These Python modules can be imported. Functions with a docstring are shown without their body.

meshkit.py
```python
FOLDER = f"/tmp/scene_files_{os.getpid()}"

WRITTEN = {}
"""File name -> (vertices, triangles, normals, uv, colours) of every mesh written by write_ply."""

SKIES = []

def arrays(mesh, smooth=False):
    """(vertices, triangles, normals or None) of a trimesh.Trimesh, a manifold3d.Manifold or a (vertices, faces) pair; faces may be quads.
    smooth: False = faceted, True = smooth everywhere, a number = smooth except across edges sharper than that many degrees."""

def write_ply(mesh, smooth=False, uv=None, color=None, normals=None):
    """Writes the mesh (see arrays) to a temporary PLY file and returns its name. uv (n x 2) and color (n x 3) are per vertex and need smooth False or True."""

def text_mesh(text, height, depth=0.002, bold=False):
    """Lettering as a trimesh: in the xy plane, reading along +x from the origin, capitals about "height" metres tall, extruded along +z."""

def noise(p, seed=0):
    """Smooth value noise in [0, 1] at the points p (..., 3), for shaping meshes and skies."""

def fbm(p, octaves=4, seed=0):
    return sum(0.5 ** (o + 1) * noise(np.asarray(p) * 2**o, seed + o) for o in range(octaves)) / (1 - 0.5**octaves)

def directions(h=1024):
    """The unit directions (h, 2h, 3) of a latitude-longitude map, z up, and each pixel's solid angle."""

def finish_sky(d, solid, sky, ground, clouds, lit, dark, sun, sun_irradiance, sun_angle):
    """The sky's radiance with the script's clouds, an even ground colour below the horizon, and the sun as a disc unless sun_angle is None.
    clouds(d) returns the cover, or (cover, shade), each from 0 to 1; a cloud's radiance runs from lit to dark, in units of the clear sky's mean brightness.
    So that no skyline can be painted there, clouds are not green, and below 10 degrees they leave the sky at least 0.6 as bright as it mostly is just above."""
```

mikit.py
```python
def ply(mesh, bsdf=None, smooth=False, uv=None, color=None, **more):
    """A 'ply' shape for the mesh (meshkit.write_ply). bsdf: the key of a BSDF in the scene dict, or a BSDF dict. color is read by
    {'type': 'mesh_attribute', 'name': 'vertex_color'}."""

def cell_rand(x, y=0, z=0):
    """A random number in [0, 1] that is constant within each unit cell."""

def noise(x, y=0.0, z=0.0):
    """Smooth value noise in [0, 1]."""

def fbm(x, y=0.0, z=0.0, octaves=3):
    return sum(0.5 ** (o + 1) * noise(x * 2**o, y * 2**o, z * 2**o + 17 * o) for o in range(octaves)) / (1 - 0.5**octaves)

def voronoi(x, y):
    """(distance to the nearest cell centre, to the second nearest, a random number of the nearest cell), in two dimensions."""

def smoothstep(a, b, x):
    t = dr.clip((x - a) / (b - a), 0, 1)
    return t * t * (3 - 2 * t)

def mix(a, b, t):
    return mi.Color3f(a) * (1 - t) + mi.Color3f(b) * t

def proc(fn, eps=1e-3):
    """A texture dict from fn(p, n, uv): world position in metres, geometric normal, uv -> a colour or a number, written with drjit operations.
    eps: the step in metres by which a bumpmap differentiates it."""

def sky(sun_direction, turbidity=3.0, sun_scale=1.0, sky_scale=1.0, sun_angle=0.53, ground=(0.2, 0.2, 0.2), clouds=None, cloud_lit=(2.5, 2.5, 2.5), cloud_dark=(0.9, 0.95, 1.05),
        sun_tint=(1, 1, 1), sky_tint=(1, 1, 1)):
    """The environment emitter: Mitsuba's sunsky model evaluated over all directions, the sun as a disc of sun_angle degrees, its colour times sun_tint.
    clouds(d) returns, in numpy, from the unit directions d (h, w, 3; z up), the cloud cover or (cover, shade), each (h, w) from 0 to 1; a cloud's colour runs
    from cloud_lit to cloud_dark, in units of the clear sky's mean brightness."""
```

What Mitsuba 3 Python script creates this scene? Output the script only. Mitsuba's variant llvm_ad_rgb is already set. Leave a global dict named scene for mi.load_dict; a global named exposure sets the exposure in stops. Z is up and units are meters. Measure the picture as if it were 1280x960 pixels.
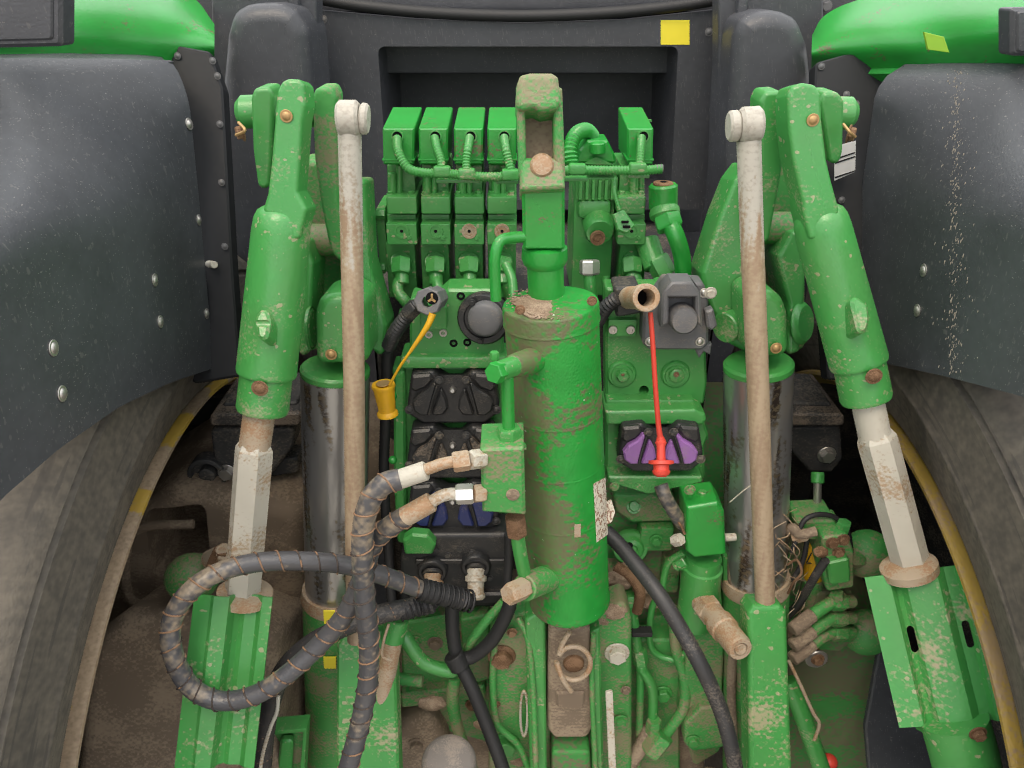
import math, random
import numpy as np, trimesh, manifold3d, drjit as dr, mitsuba as mi, mikit, meshkit
from mikit import noise, fbm, smoothstep, proc
from shapely.geometry import Polygon
random.seed(4); rng = np.random.default_rng(4)
scene, labels = {'type': 'scene'}, {}

# ------------------------------------------------------------------ camera, sky, exposure
EYE, PITCH, F = np.array([0, 0, 2.4]), math.radians(27), 1000.0
CP, SP = math.cos(PITCH), math.sin(PITCH)
T4 = mi.ScalarTransform4f
scene['camera'] = {'type': 'perspective', 'fov': 2 * math.degrees(math.atan(0.64)), 'fov_axis': 'x', 'near_clip': 0.02, 'far_clip': 400,
    'to_world': T4().look_at(origin=EYE.tolist(), target=(EYE + [0, CP, -SP]).tolist(), up=[0, 0, 1])}
scene['sky'] = mikit.sky((-0.25, -0.75, 1.25), turbidity=4, sun_scale=0.2, sun_angle=30, ground=(0.2, 0.19, 0.17),
    clouds=lambda d: (np.ones(d.shape[:2]), (1 - np.clip(d[..., 2], 0, 1)) * .9), cloud_lit=(3.3, 3.3, 3.3), cloud_dark=(1.36, 1.4, 1.46))    # overcast: the zenith brighter than the horizon
exposure = 2.75

# ------------------------------------------------------------------ measuring: a point of the photograph at a horizontal distance D
def V(x, y, D):
    u, v = (x - 640) / F, (480 - y) / F
    t = D / (CP + v * SP)
    return EYE + t * np.array([u, CP + v * SP, -SP + v * CP])
def K(x, y, D): return D / (CP + (480 - y) / F * SP) / F          # metres per pixel there
A = np.array
def unit(v): v = np.asarray(v, float); return v / (np.linalg.norm(v) + 1e-12)
def frame(d, hint=(0, 0, 1)):
    d = unit(d); h = A(hint, float)
    if abs(d @ h) > 0.97: h = A([0, -1.0, 0])
    a = unit(np.cross(h, d)); return a, np.cross(d, a), d
cat = lambda ms: trimesh.util.concatenate([m for m in ms])
def TM(v, f): return trimesh.Trimesh(np.asarray(v, float), np.asarray(f, int), process=False)

# ------------------------------------------------------------------ shapes
def lathe(p, d, prof, n=28, close=True, phase=0.0):
    a, b, d = frame(d); ang = np.arange(n) * 2 * math.pi / n + phase
    ring = np.cos(ang)[:, None] * a + np.sin(ang)[:, None] * b
    pr = [q for q in prof]
    v = np.vstack([A(p) + t * d + r * ring for t, r in pr]); f = []
    for i in range(len(pr) - 1):
        for j in range(n):
            k = (j + 1) % n
            f += [[i*n+j, i*n+k, (i+1)*n+k], [i*n+j, (i+1)*n+k, (i+1)*n+j]]
    if close:
        for i, flip in ((0, True), (len(pr) - 1, False)):
            c = len(v); v = np.vstack([v, A(p) + pr[i][0] * d])
            for j in range(n):
                k = (j + 1) % n
                f.append([c, i*n+k, i*n+j] if flip else [c, i*n+j, i*n+k])
    return TM(v, f)
def rod(p0, p1, r0, r1=None, n=28, b=None, phase=0.0):
    r1 = r0 if r1 is None else r1; L = np.linalg.norm(A(p1) - A(p0)); b = min(min(r0, r1) * 0.15, 0.002, L * .3) if b is None else b
    return lathe(p0, A(p1) - A(p0), [(0, r0 - b), (b, r0), (L - b, r1), (L, r1 - b)], n, phase=phase)
def prod(p, q, r, r1=None, n=28, **k):                               # p, q: (x, y, D); radii in pixels
    return rod(V(*p), V(*q), r * K(*p), (r if r1 is None else r1) * K(*q), n, **k)
def spline(pts, m=8):
    p = np.asarray(pts, float)
    if len(p) < 3: return np.array([p[0] + (p[-1] - p[0]) * t for t in np.linspace(0, 1, m + 1)])
    q = np.vstack([2*p[0]-p[1], p, 2*p[-1]-p[-2]]); out = []
    for i in range(1, len(q) - 2):
        for t in np.arange(m) / m:
            a, b, c, d = q[i-1:i+3]
            out.append(.5 * (2*b + (c-a)*t + (2*a-5*b+4*c-d)*t*t + (3*b-a-3*c+d)*t**3))
    return np.vstack([out, p[-1]])
def sweep(path, r, n=14):
    p = np.asarray(path, float); r = np.broadcast_to(np.asarray(r, float), (len(p),))
    t = np.gradient(p, axis=0); t /= np.linalg.norm(t, axis=1, keepdims=True) + 1e-12
    a = unit(np.cross(t[0], [0.31, .2, .93])); ang = np.arange(n) * 2 * math.pi / n; rows = []
    for i in range(len(p)):
        a = unit(a - (a @ t[i]) * t[i]); b = np.cross(t[i], a)
        rows.append(p[i] + r[i] * (np.cos(ang)[:, None] * a + np.sin(ang)[:, None] * b))
    v = np.vstack(rows); f = []
    for i in range(len(p) - 1):
        for j in range(n):
            k = (j + 1) % n
            f += [[i*n+j, i*n+k, (i+1)*n+k], [i*n+j, (i+1)*n+k, (i+1)*n+j]]
    for i in (0, len(p) - 1):
        c = len(v); v = np.vstack([v, p[i]])
        f += [[c, i*n+(j+1) % n, i*n+j] if i == 0 else [c, i*n+j, i*n+(j+1) % n] for j in range(n)]
    return TM(v, f)
def pts3(l): return [V(*q) for q in l]
def ptube(l, r, m=8, n=14, **k):                                     # r in pixels at the first point
    return sweep(spline(pts3(l), m), r * K(*l[0]), n)
def corrugated(l, r, pitch=.0045, n=12):
    p = spline(pts3(l), 14); s = np.r_[0, np.cumsum(np.linalg.norm(np.diff(p, axis=0), axis=1))]
    q = np.arange(0, s[-1], pitch / 2); p = np.stack([np.interp(q, s, p[:, i]) for i in range(3)], 1)
    return sweep(p, r * K(*l[0]) * (1 + .1 * (np.arange(len(p)) % 2 * 2 - 1)), n)
def helix(path, r, pitch, wire, n=6, step=12):
    p = spline(path, 12); s = np.r_[0, np.cumsum(np.linalg.norm(np.diff(p, axis=0), axis=1))]
    q = np.linspace(0, s[-1], int(s[-1] / pitch * step)); c = np.stack([np.interp(q, s, p[:, i]) for i in range(3)], 1)
    t = np.gradient(c, axis=0); t /= np.linalg.norm(t, axis=1, keepdims=True); a = unit(np.cross(t[0], [.3, .2, .9])); out = []
    for i in range(len(c)):
        a = unit(a - (a @ t[i]) * t[i]); w = 2 * math.pi * q[i] / pitch + .5 * math.sin(q[i] * 31)
        out.append(c[i] + r * (math.cos(w) * a + math.sin(w) * np.cross(t[i], a)))
    return sweep(out, wire, n)
_dirs = [unit(d) for d in ((1,0,0),(0,1,0),(0,0,1),(1,1,0),(1,0,1),(0,1,1),(1,1,1))]
def box(c, size, R=None, b=.002):
    h = A(size, float) / 2; b = min(b, h.min() * .6); out = []
    for s in np.ndindex(2, 2, 2):
        sg = A(s) * 2 - 1
        out += [sg * (h - b) + sg * d * b for d in _dirs]
    v = np.array(out)
    if R is not None: v = v @ np.asarray(R)
    return trimesh.convex.convex_hull(v + A(c))
def pbox(x0, y0, x1, y1, D, dep, b=.002):                            # a box whose upright front face fills that rectangle
    cx, cy = (x0 + x1) / 2, (y0 + y1) / 2
    z0, z1 = V(cx, y0, D)[2], V(cx, y1, D)[2]; w = (x1 - x0) * K(cx, cy, D)
    return box([V(cx, cy, D)[0], D + dep / 2, (z0 + z1) / 2], (w, dep, z0 - z1), None, b)
def hull(pts): return trimesh.convex.convex_hull(np.asarray(pts, float))
def ball(c, r, s=(1, 1, 1), sub=3):
    m = trimesh.creation.icosphere(subdivisions=sub, radius=1); m.vertices = m.vertices * A(s) * r + A(c); return m
def rounded(poly, r):
    g = Polygon(poly).buffer(0)
    g = g.buffer(-r, quad_segs=5).buffer(2 * r, quad_segs=5).buffer(-r, quad_segs=5)
    g = max(getattr(g, 'geoms', [g]), key=lambda q: q.area)
    return np.array(g.simplify(r * .03).exterior.coords)[:-1]
def prism(poly, o, X, Y, dep, b=.002):
    p = np.asarray(poly, float)
    if np.sum(p[:, 0] * np.roll(p[:, 1], -1) - np.roll(p[:, 0], -1) * p[:, 1]) < 0: p = p[::-1]
    keep = np.linalg.norm(p - np.roll(p, 1, axis=0), axis=1) > 1e-6; p = p[keep]
    e = np.roll(p, -1, axis=0) - p; e /= np.linalg.norm(e, axis=1, keepdims=True)
    nn = np.stack([e[:, 1], -e[:, 0]], 1); m = nn + np.roll(nn, 1, axis=0); m /= np.maximum(np.sum(m * nn, 1, keepdims=True), .3)
    q = p - m * b; X, Y = A(X, float), A(Y, float); N = np.cross(X, Y)
    mk = lambda s, w: A(o) + s[:, :1] * X + s[:, 1:] * Y + w * N
    n = len(p); st = [math.pi / 2 * i / (6 if b > .015 else 4 if b > .0045 else 1) for i in range(7 if b > .015 else 5 if b > .0045 else 2)]
    v = np.vstack([mk(p, -dep)] + [mk(p - m * b * (1 - math.cos(a)), -b * (1 - math.sin(a))) for a in st]); f = []; nl = len(st)
    for l in range(nl):
        for j in range(n):
            k = (j + 1) % n; f += [[l*n+j, l*n+k, (l+1)*n+k], [l*n+j, (l+1)*n+k, (l+1)*n+j]]
    t0 = np.asarray(manifold3d.triangulate([p])); t1 = np.asarray(manifold3d.triangulate([q]))
    return TM(v, f + t0[:, ::-1].tolist() + (t1 + nl * n).tolist())
UX, UZ = A([1.0, 0, 0]), A([0, 0, 1.0])
def pprism(poly, D, dep, b=.002, r=0):                               # the outline on the upright plane at D, pushed back by dep
    poly = rounded(poly, r) if r else np.asarray(poly, float)
    w = np.array([V(x, y, D) for x, y in poly])
    return prism(w[:, [0, 2]], [0, D, 0], UX, UZ, dep, b)
def oprism(poly, Ds, dep, b=.002, r=0):                              # the outline on a leaning plane; Ds = (y0, D0, y1, D1)
    poly = rounded(poly, r) if r else np.asarray(poly, float)
    y0, D0, y1, D1 = Ds; xm = np.mean([q[0] for q in poly])
    o = V(xm, y0, D0); Y = unit(V(xm, y0, D0) - V(xm, y1, D1)); X = unit(UX - (UX @ Y) * Y); N = np.cross(X, Y); out = []
    for x, y in poly:
        d = unit(V(x, y, 1) - EYE); t = ((o - EYE) @ N) / (d @ N); w = EYE + t * d - o; out.append([w @ X, w @ Y])
    return prism(out, o, X, Y, dep, b)
def hexnut(p, d, r, h, n=6, phase=0.0):
    return lathe(p, d, [(0, r * .9), (h * .12, r), (h * .88, r), (h, r * .9)], n, phase=phase)
def phex(a, b, r, phase=0.0): return hexnut(V(*a), V(*b) - V(*a), r * K(*a), np.linalg.norm(V(*b) - V(*a)), phase=phase)
def bolt(p, d, r, washer=True, dome=False):
    d = unit(d); m = []
    if washer: m.append(rod(A(p), A(p) + d * r * .25, r * 1.35, n=24))
    if dome: m.append(lathe(A(p), d, [(0, r), (r*.25, r*.95), (r*.5, r*.7), (r*.62, r*.3)], 20))
    else: m.append(hexnut(A(p) + d * r * .2, d, r, r * .8, phase=random.random()))
    return cat(m)
def sub(a, *bs):
    mk = lambda t: manifold3d.Manifold(manifold3d.Mesh(np.asarray(t.vertices, np.float32), np.asarray(t.faces, np.uint32)))
    a.merge_vertices(); A_ = mk(a)
    for q in bs: q.merge_vertices(); A_ = A_ - mk(q)
    m = A_.to_mesh(); return TM(m.vert_properties[:, :3], m.tri_verts)
def lump(c, r_, s_, seed):
    m = trimesh.creation.icosphere(subdivisions=3, radius=1); d = m.vertices.copy()
    m.vertices = A(c) + d * A(s_) * r_ * (.55 + .9 * np.array([float(q) for q in meshkit.fbm(d * 1.7 + seed, 4)])[:, None]); return m
BACK = A([0, -1.0, 0])                                               # towards the photographer
UPB = unit([0, -.8, .6])

# ------------------------------------------------------------------ scene entries
def fresh(k):
    if not any(q == k or q.startswith(k + '__') for q in list(scene) + list(labels)): return k
    i = 1
    while any(q == f'{k}_{i:03d}' or q.startswith(f'{k}_{i:03d}__') for q in list(scene) + list(labels)): i += 1
    return f'{k}_{i:03d}'
def thing(name, label, category, group=None):
    k = fresh(name); labels[k] = {'label': label, 'category': category}
    if group: labels[k]['group'] = group
    return k
def part(parent, name, mesh, m, smooth=42, label=None):
    k = fresh(f'{parent}__{name}'); scene[k] = mikit.ply(mesh, m, smooth)
    if label: labels[k] = {'label': label}
    return k
def one(name, label, category, mesh, m, smooth=42, group=None):
    k = thing(name, label, category, group); scene[k] = mikit.ply(mesh, m, smooth); return k

# ------------------------------------------------------------------ materials
def mix(a, b, t):
    c = [q if isinstance(q, mi.Color3f) else mi.Color3f(*[float(w) for w in q]) for q in (a, b)]
    return c[0] * (1 - t) + c[1] * t
def mat(key, color, rough=.5, spec=.5, metal=0.0, bump=None, **more):
    b = {'type': 'principled', 'base_color': color if isinstance(color, dict) else {'type': 'rgb', 'value': list(color)}, 'roughness': rough, 'metallic': metal, **more}
    if not metal: b['specular'] = spec
    if bump: b = {'type': 'bumpmap', 'arbitrary': bump[0], 'scale': bump[1], 'bsdf': b}
    scene[key] = {'type': 'twosided', 'bsdf': b}
def f3(p, s, o=2, dx=0.0): return fbm(p.x * s + dx, p.y * s, p.z * s, o)
def grimy(base, dirt, lo, hi, scale=22, seed=0.0, fine=.3, worn=None):
    def fn(p, n, uv):
        a, g = f3(p, scale, 3, seed), f3(p, scale * 14, 2, seed + 5)
        m = smoothstep(lo, hi, a * .7 + g * .42 - .06)
        c = mix(base, A(base) * .86 + A(dirt) * .06, smoothstep(.3, .75, f3(p, scale * .8, 3, seed + 9)) * .8 + g * .2)
        c = mix(c, dirt, m * (.55 + .45 * g))
        if worn is not None: c = mix(c, worn, smoothstep(.74, .80, f3(p, scale * 5, 2, seed + 31)) * .6)
        return c
    return proc(fn)
G1, G2 = (.016, .250, .034), (.044, .255, .054)
DUST, MUD, RUST = (.33, .27, .19), (.13, .085, .055), (.22, .085, .035)
grain = proc(lambda p, n, uv: f3(p, 420, 2), eps=6e-4)
mat('paint_clean', grimy(G1, MUD, .66, .80, 24, 1.0), .28, bump=(grain, .0003), clearcoat=.5, clearcoat_gloss=.9)
mat('paint_dusty', grimy(G2, DUST, .54, .92, 22, 7.0, worn=(.36, .30, .20)), .32, bump=(grain, .0003), clearcoat=.5, clearcoat_gloss=.85)
mat('paint_muddy', grimy(G2, (.23, .175, .115), .40, .66, 20, 3.0), .55, bump=(grain, .0008))
mat('paint_caked', grimy(G2, (.16, .122, .085), .32, .54, 14, 6.0), .75, bump=(grain, .001))
mat('paint_plain', grimy(G2, DUST, .58, .97, 30, 11.0), .34, bump=(grain, .0004))
TL = [float(q) for q in V(690, 560, 1.0)]
def top_link_col(p, n, uv):                                          # caked mud over the side next to the check valve, as in the photograph
    a, g = f3(p, 15, 4, 2.0), f3(p, 170, 3, 4.0)
    side = smoothstep(.075, -.045, p.x - (TL[0] - .005) + (f3(p, 9, 2, 3.0) - .5) * .12)
    c = mix(G1, A(G1) * .8, smoothstep(.4, .7, f3(p, 30, 2)) * .5)
    m = smoothstep(.46, .64, a * .56 + g * .44 - .10 + side * .29)
    return mix(mix(c, (.135, .098, .064), m * (.45 + .6 * g)), (.35, .4, .3), smoothstep(.87, .90, f3(p, 150, 2, 8.0)))
mat('paint_top_link', proc(top_link_col), .4, bump=(grain, .0008))
mat('paint_chipped', grimy(G2, (.34, .29, .19), .54, .78, 15, 17.0, worn=(.38, .33, .22)), .38, bump=(grain, .0004))
mat('dry_dirt', grimy((.20, .145, .10), (.33, .25, .185), .4, .65, 60, 3.0), .95, .1, bump=(grain, .002))
mat('dome_rubber', grimy((.15, .135, .125), (.24, .205, .175), .45, .7, 40, 3.0), .6)
mat('dust_film', (.25, .225, .19), .9, .1)
mat('black_dusty', grimy((.028, .028, .028), (.15, .118, .09), .36, .62, 26, 3.0), .6)
mat('mud', grimy((.185, .142, .104), (.30, .235, .17), .42, .66, 18, 2.0), .85, .2, bump=(grain, .002))
mat('cast_dark', grimy((.035, .036, .038), (.13, .11, .085), .44, .75, 20, 5.0), .6, bump=(grain, .001))
mat('steel_tan', grimy((.36, .29, .21), (.30, .17, .085), .42, .66, 30, 6.0), .55, bump=(grain, .0005))
ZR = float(V(440, 285, 1.05)[2])
def stay_col(p, n, uv):                                              # pale plating above, brown rust film below with a grained border
    g, st = f3(p, 230, 3, 3.0), fbm(p.x * 150, p.y * 150, p.z * 9, 3)
    m = smoothstep(-.05, .05, ZR - p.z + (st - .5) * .22 + (g - .5) * .10)
    c = mix((.39, .37, .32), (.30, .275, .23), smoothstep(.45, .75, g * .6 + st * .4))
    return mix(c, mix((.33, .25, .165), (.26, .18, .115), smoothstep(.35, .7, st * .6 + g * .4)), m * .95)
mat('stay', proc(stay_col), .5, bump=(grain, .0004))
mat('plated', grimy((.45, .43, .365), (.30, .20, .115), .50, .74, 20, 9.0), .48, bump=(grain, .0005))
mat('zinc', (.50, .48, .45), .38, metal=.85)
mat('bright_nut', (.72, .70, .66), .32, metal=.8)
mat('rusty', grimy((.20, .12, .07), (.10, .055, .03), .42, .6, 60, 3.0), .8, .2)
mat('brass', (.42, .27, .12), .5, metal=.5)
def plastic(base, seed, speck):
    def fn(p, n, uv):
        g = f3(p, 90, 3, seed); s = smoothstep(.76, .86, f3(p, 430, 2, seed + 3)) * speck
        sc = smoothstep(.70, .80, fbm(p.x * 520 + 90 * p.z, p.y * 260, p.z * 60 + seed, 2)) * .3
        c = mix(base, A(base) * 1.9, smoothstep(.35, .75, f3(p, 7, 3, seed)) * .4 + .35 * g)
        return mix(c, (.30, .28, .25), dr.minimum(s + sc * speck, .8))
    return proc(fn)
mat('fender_plastic', plastic((.037, .040, .045), 2.0, .4), .42, .5, bump=(grain, .0004))
mat('panel_plastic', plastic((.040, .042, .048), 9.0, .3), .40, .5, bump=(grain, .0004))
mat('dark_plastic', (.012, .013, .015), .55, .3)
mat('black_plastic', grimy((.020, .021, .023), (.10, .085, .07), .52, .9, 40, 4.0), .42)
mat('rubber', (.016, .016, .017), .6)
mat('grey_plastic', grimy((.11, .112, .12), (.20, .17, .14), .5, .9, 40, 8.0), .5)
def tyre_col(p, n, uv):
    r = dr.sqrt(dr.square(p.y - 1.166) + dr.square(p.z - 1.02)); th = dr.atan2(p.z - 1.02, p.y - 1.166)
    g = fbm(r * 22, th * 60, p.x * 30, 3); g2 = f3(p, 130, 3, 4.0)
    g3 = fbm(th * 30 + 3, r * 26, p.x * 9, 3)
    c = mix((.062, .057, .050), (.122, .107, .086), smoothstep(.2, .8, g * .35 + g2 * .4 + g3 * .25))
    return mix(c, (.05, .047, .043), smoothstep(.66, .72, fbm(r * 160, th * 9, p.x * 20, 2)) * .5)
mat('tyre', proc(tyre_col), .75, .3, bump=(grain, .001))
def rim_mud(p, n, uv):                                               # dried mud with a ragged border covers the lower arc of this rim only
    g, h = f3(p, 240, 2), f3(p, 20, 3, 4.0)
    m = smoothstep(-.02, .02, RIMZ - p.z + (h - .5) * .45 + (g - .5) * .05)
    c = mix((.31, .205, .03), (.2, .14, .06), smoothstep(.55, .7, h))
    return mix(c, mix((.17, .125, .085), (.29, .22, .15), g), m * .95)
RIMZ = float(V(160, 640, .9)[2])
mat('rim_muddy', proc(rim_mud), .65, bump=(grain, .001))
mat('rim_yellow', grimy((.26, .175, .03), (.20, .14, .08), .40, .60, 16, 1.0), .55, bump=(grain, .001))
mat('hose', grimy((.062, .063, .070), (.26, .21, .15), .46, .74, 9, 5.0, .1), .32, bump=(grain, .0004))
mat('hose_black', grimy((.028, .028, .030), (.16, .135, .11), .48, .9, 26, 15.0), .5)
mat('binding', grimy((.045, .036, .032), (.26, .15, .085), .46, .54, 9, 2.0), .7)
def chrome_col(p, n, uv):
    g = f3(p, 160, 3); st = fbm(p.x * 60, p.y * 60, p.z * 6, 3)
    return mix((.40, .40, .40), mix((.07, .055, .05), (.24, .20, .14), smoothstep(.45, .65, g)), smoothstep(.52, .66, st * .7 + g * .3))
mat('dark_chrome', proc(chrome_col), .22, metal=.8, bump=(grain, .0003))
mat('yellow', grimy((.62, .34, .012), (.30, .2, .05), .5, .9, 40, 2.0), .45)
mat('red', (.60, .06, .04), .42)
mat('purple', grimy((.27, .12, .37), (.25, .2, .2), .5, .95, 40, 1.0), .4)
mat('blue', grimy((.020, .030, .115), (.12, .10, .09), .5, .9, 40, 1.0), .4)
mat('sticker_yellow', (.80, .68, .04), .5)
mat('lime_reflector', (.22, .42, .03), .3)
mat('void', (.006, .006, .007), .9, .1)
def decal(p, n, uv):
    g = fbm(p.x * 420, p.y * 420, p.z * 190, 3)
    return mix((.56, .52, .43), (.27, .16, .11), smoothstep(.50, .60, g))
mat('decal', proc(decal), .6)
mat('paper', (.5, .5, .5), .5)
mat('soil', grimy((.26, .24, .21), (.33, .30, .26), .4, .7, 3, 2.0), .95, .1)

# ------------------------------------------------------------------ ground (below the frame)
g = TM([[-150, -150, 0], [150, -150, 0], [150, 150, 0], [-150, 150, 0]], [[0, 1, 2], [0, 2, 3]])
scene['ground'] = mikit.ply(g, 'soil', False); labels['ground'] = {'kind': 'structure', 'label': 'bare trampled soil yard under the tractor'}

# ------------------------------------------------------------------ cab rear
PD = 1.75
cab = thing('cab_back_panel', 'dark grey moulded plastic panel closing the back of the cab above the valves', 'panel')
def cabp(name, *a, m='panel_plastic', **k): return part(cab, name, pprism(*a, **k), m)
outer = [(386, -4), (905, -4), (905, 420), (386, 420)]
W = lambda poly, D: np.array([V(x, y, D)[[0, 2]] for x, y in poly])
o2, h2 = W([(392, 12), (520, 24), (650, 29), (780, 25), (897, 12), (897, 262), (392, 262)], PD), W(rounded([(472, 58), (848, 58), (838, 250), (486, 250)], 8), PD)
def holed(o, h, D, dep):
    f = np.asarray(manifold3d.triangulate([o if area(o) > 0 else o[::-1], h if area(h) < 0 else h[::-1]]))
    p = np.vstack([o if area(o) > 0 else o[::-1], h if area(h) < 0 else h[::-1]]); n = len(o)
    v = np.c_[p[:, 0], np.full(len(p), D), p[:, 1]]; vb = v + [0, dep, 0]; N = len(p); fs = f.tolist() + (f[:, ::-1] + N).tolist()
    for s, e in ((0, n), (n, N)):
        for j in range(s, e):
            k = j + 1 if j + 1 < e else s; fs += [[j, j + N, k + N], [j, k + N, k]]
    return TM(np.vstack([v, vb]), fs)
def area(p): return np.sum(p[:, 0] * np.roll(p[:, 1], -1) - np.roll(p[:, 0], -1) * p[:, 1])
part(cab, 'face_panel', holed(o2, h2, PD, .32), 'panel_plastic')
part(cab, 'recess_back', pbox(420, 20, 890, 290, PD + .31, .03), 'panel_plastic')
part(cab, 'recess_lip', pbox(468, 52, 852, 92, PD + .12, .04, .004), 'panel_plastic')
part(cab, 'upper_panel_edge', pbox(392, -14, 898, 16, PD + .03, .2, .01), 'panel_plastic')
for sx, x0, x1 in ((0, 388, 398), (1, 888, 897)):
    part(cab, 'side_rib', pbox(x0, 16, x1, 400, PD - .02, .03, .006), 'panel_plastic')
part(cab, 'seal_shadow_band', sweep(spline([V(x, y, PD - .005) for x, y in ((385, -4), (450, 7), (540, 16), (650, 20), (760, 16), (850, 7), (915, -4))], 8), .011), 'rubber')  # seal tube, its black also paints the shadow band in the curved slot
part(cab, 'upper_panel', box([V(650, 0, PD)[0], PD + .25, V(650, 50, PD)[2] + .40], (1.02, .06, .8), None, .02), 'panel_plastic')
part(cab, 'sticker', pprism([(826, 25), (862, 25), (862, 56), (826, 56)], PD - .001, .002, .0002), 'sticker_yellow', label='plain yellow square sticker')
for x, y in ((404, 24), (886, 40)):
    part(cab, 'clip', bolt(V(x, y, PD), BACK, .006, dome=True), 'grey_plastic')
for nm, pl, lab in (('l', [(281, 40), (290, 12), (310, 5), (345, 4), (370, 12), (384, 40), (392, 140), (396, 420), (262, 420), (272, 140)], 'rounded grey plastic column beside the cab panel, behind the lift arm with the long bright fender'),
                    ('r', [(918, 50), (925, 24), (945, 14), (975, 13), (1000, 22), (1014, 60), (1022, 140), (1030, 420), (900, 420), (912, 140)], 'rounded grey plastic column beside the cab panel, near the yellow sticker')):
    c = thing('cab_column', lab if nm == 'r' else 'rounded grey plastic column beside the cab panel, far from the yellow sticker', 'cab column', 'plastic columns beside the cab panel')
    part(c, 'shell', pprism(pl, 1.52, .16, .030, 24), 'panel_plastic')
    cx = np.mean([q[0] for q in pl]); s = 1 if nm == 'l' else -1
    part(c, 'backing', pprism([(cx - 66, -30), (cx + 66, -30), (cx + 66, 420), (cx - 66, 420)], 1.62, .05, .006, 5), 'panel_plastic')
    part(c, 'strip', pbox(cx - 64 if s < 0 else cx + 52, -20, cx - 52 if s < 0 else cx + 64, 420, 1.60, .04, .006), 'panel_plastic')

for nm, x0, x1 in (('side_panel', 236, 300), ('side_panel', 998, 1100)):
    part(cab, nm, pprism([(x0, -60), (x1, -60), (x1, 130), (x0, 130)], 1.68, .03, .004, 5), 'panel_plastic')
part(cab, 'stay_bolt', bolt(V(1032, 8, 1.679), BACK, .009), 'grey_plastic')

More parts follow.
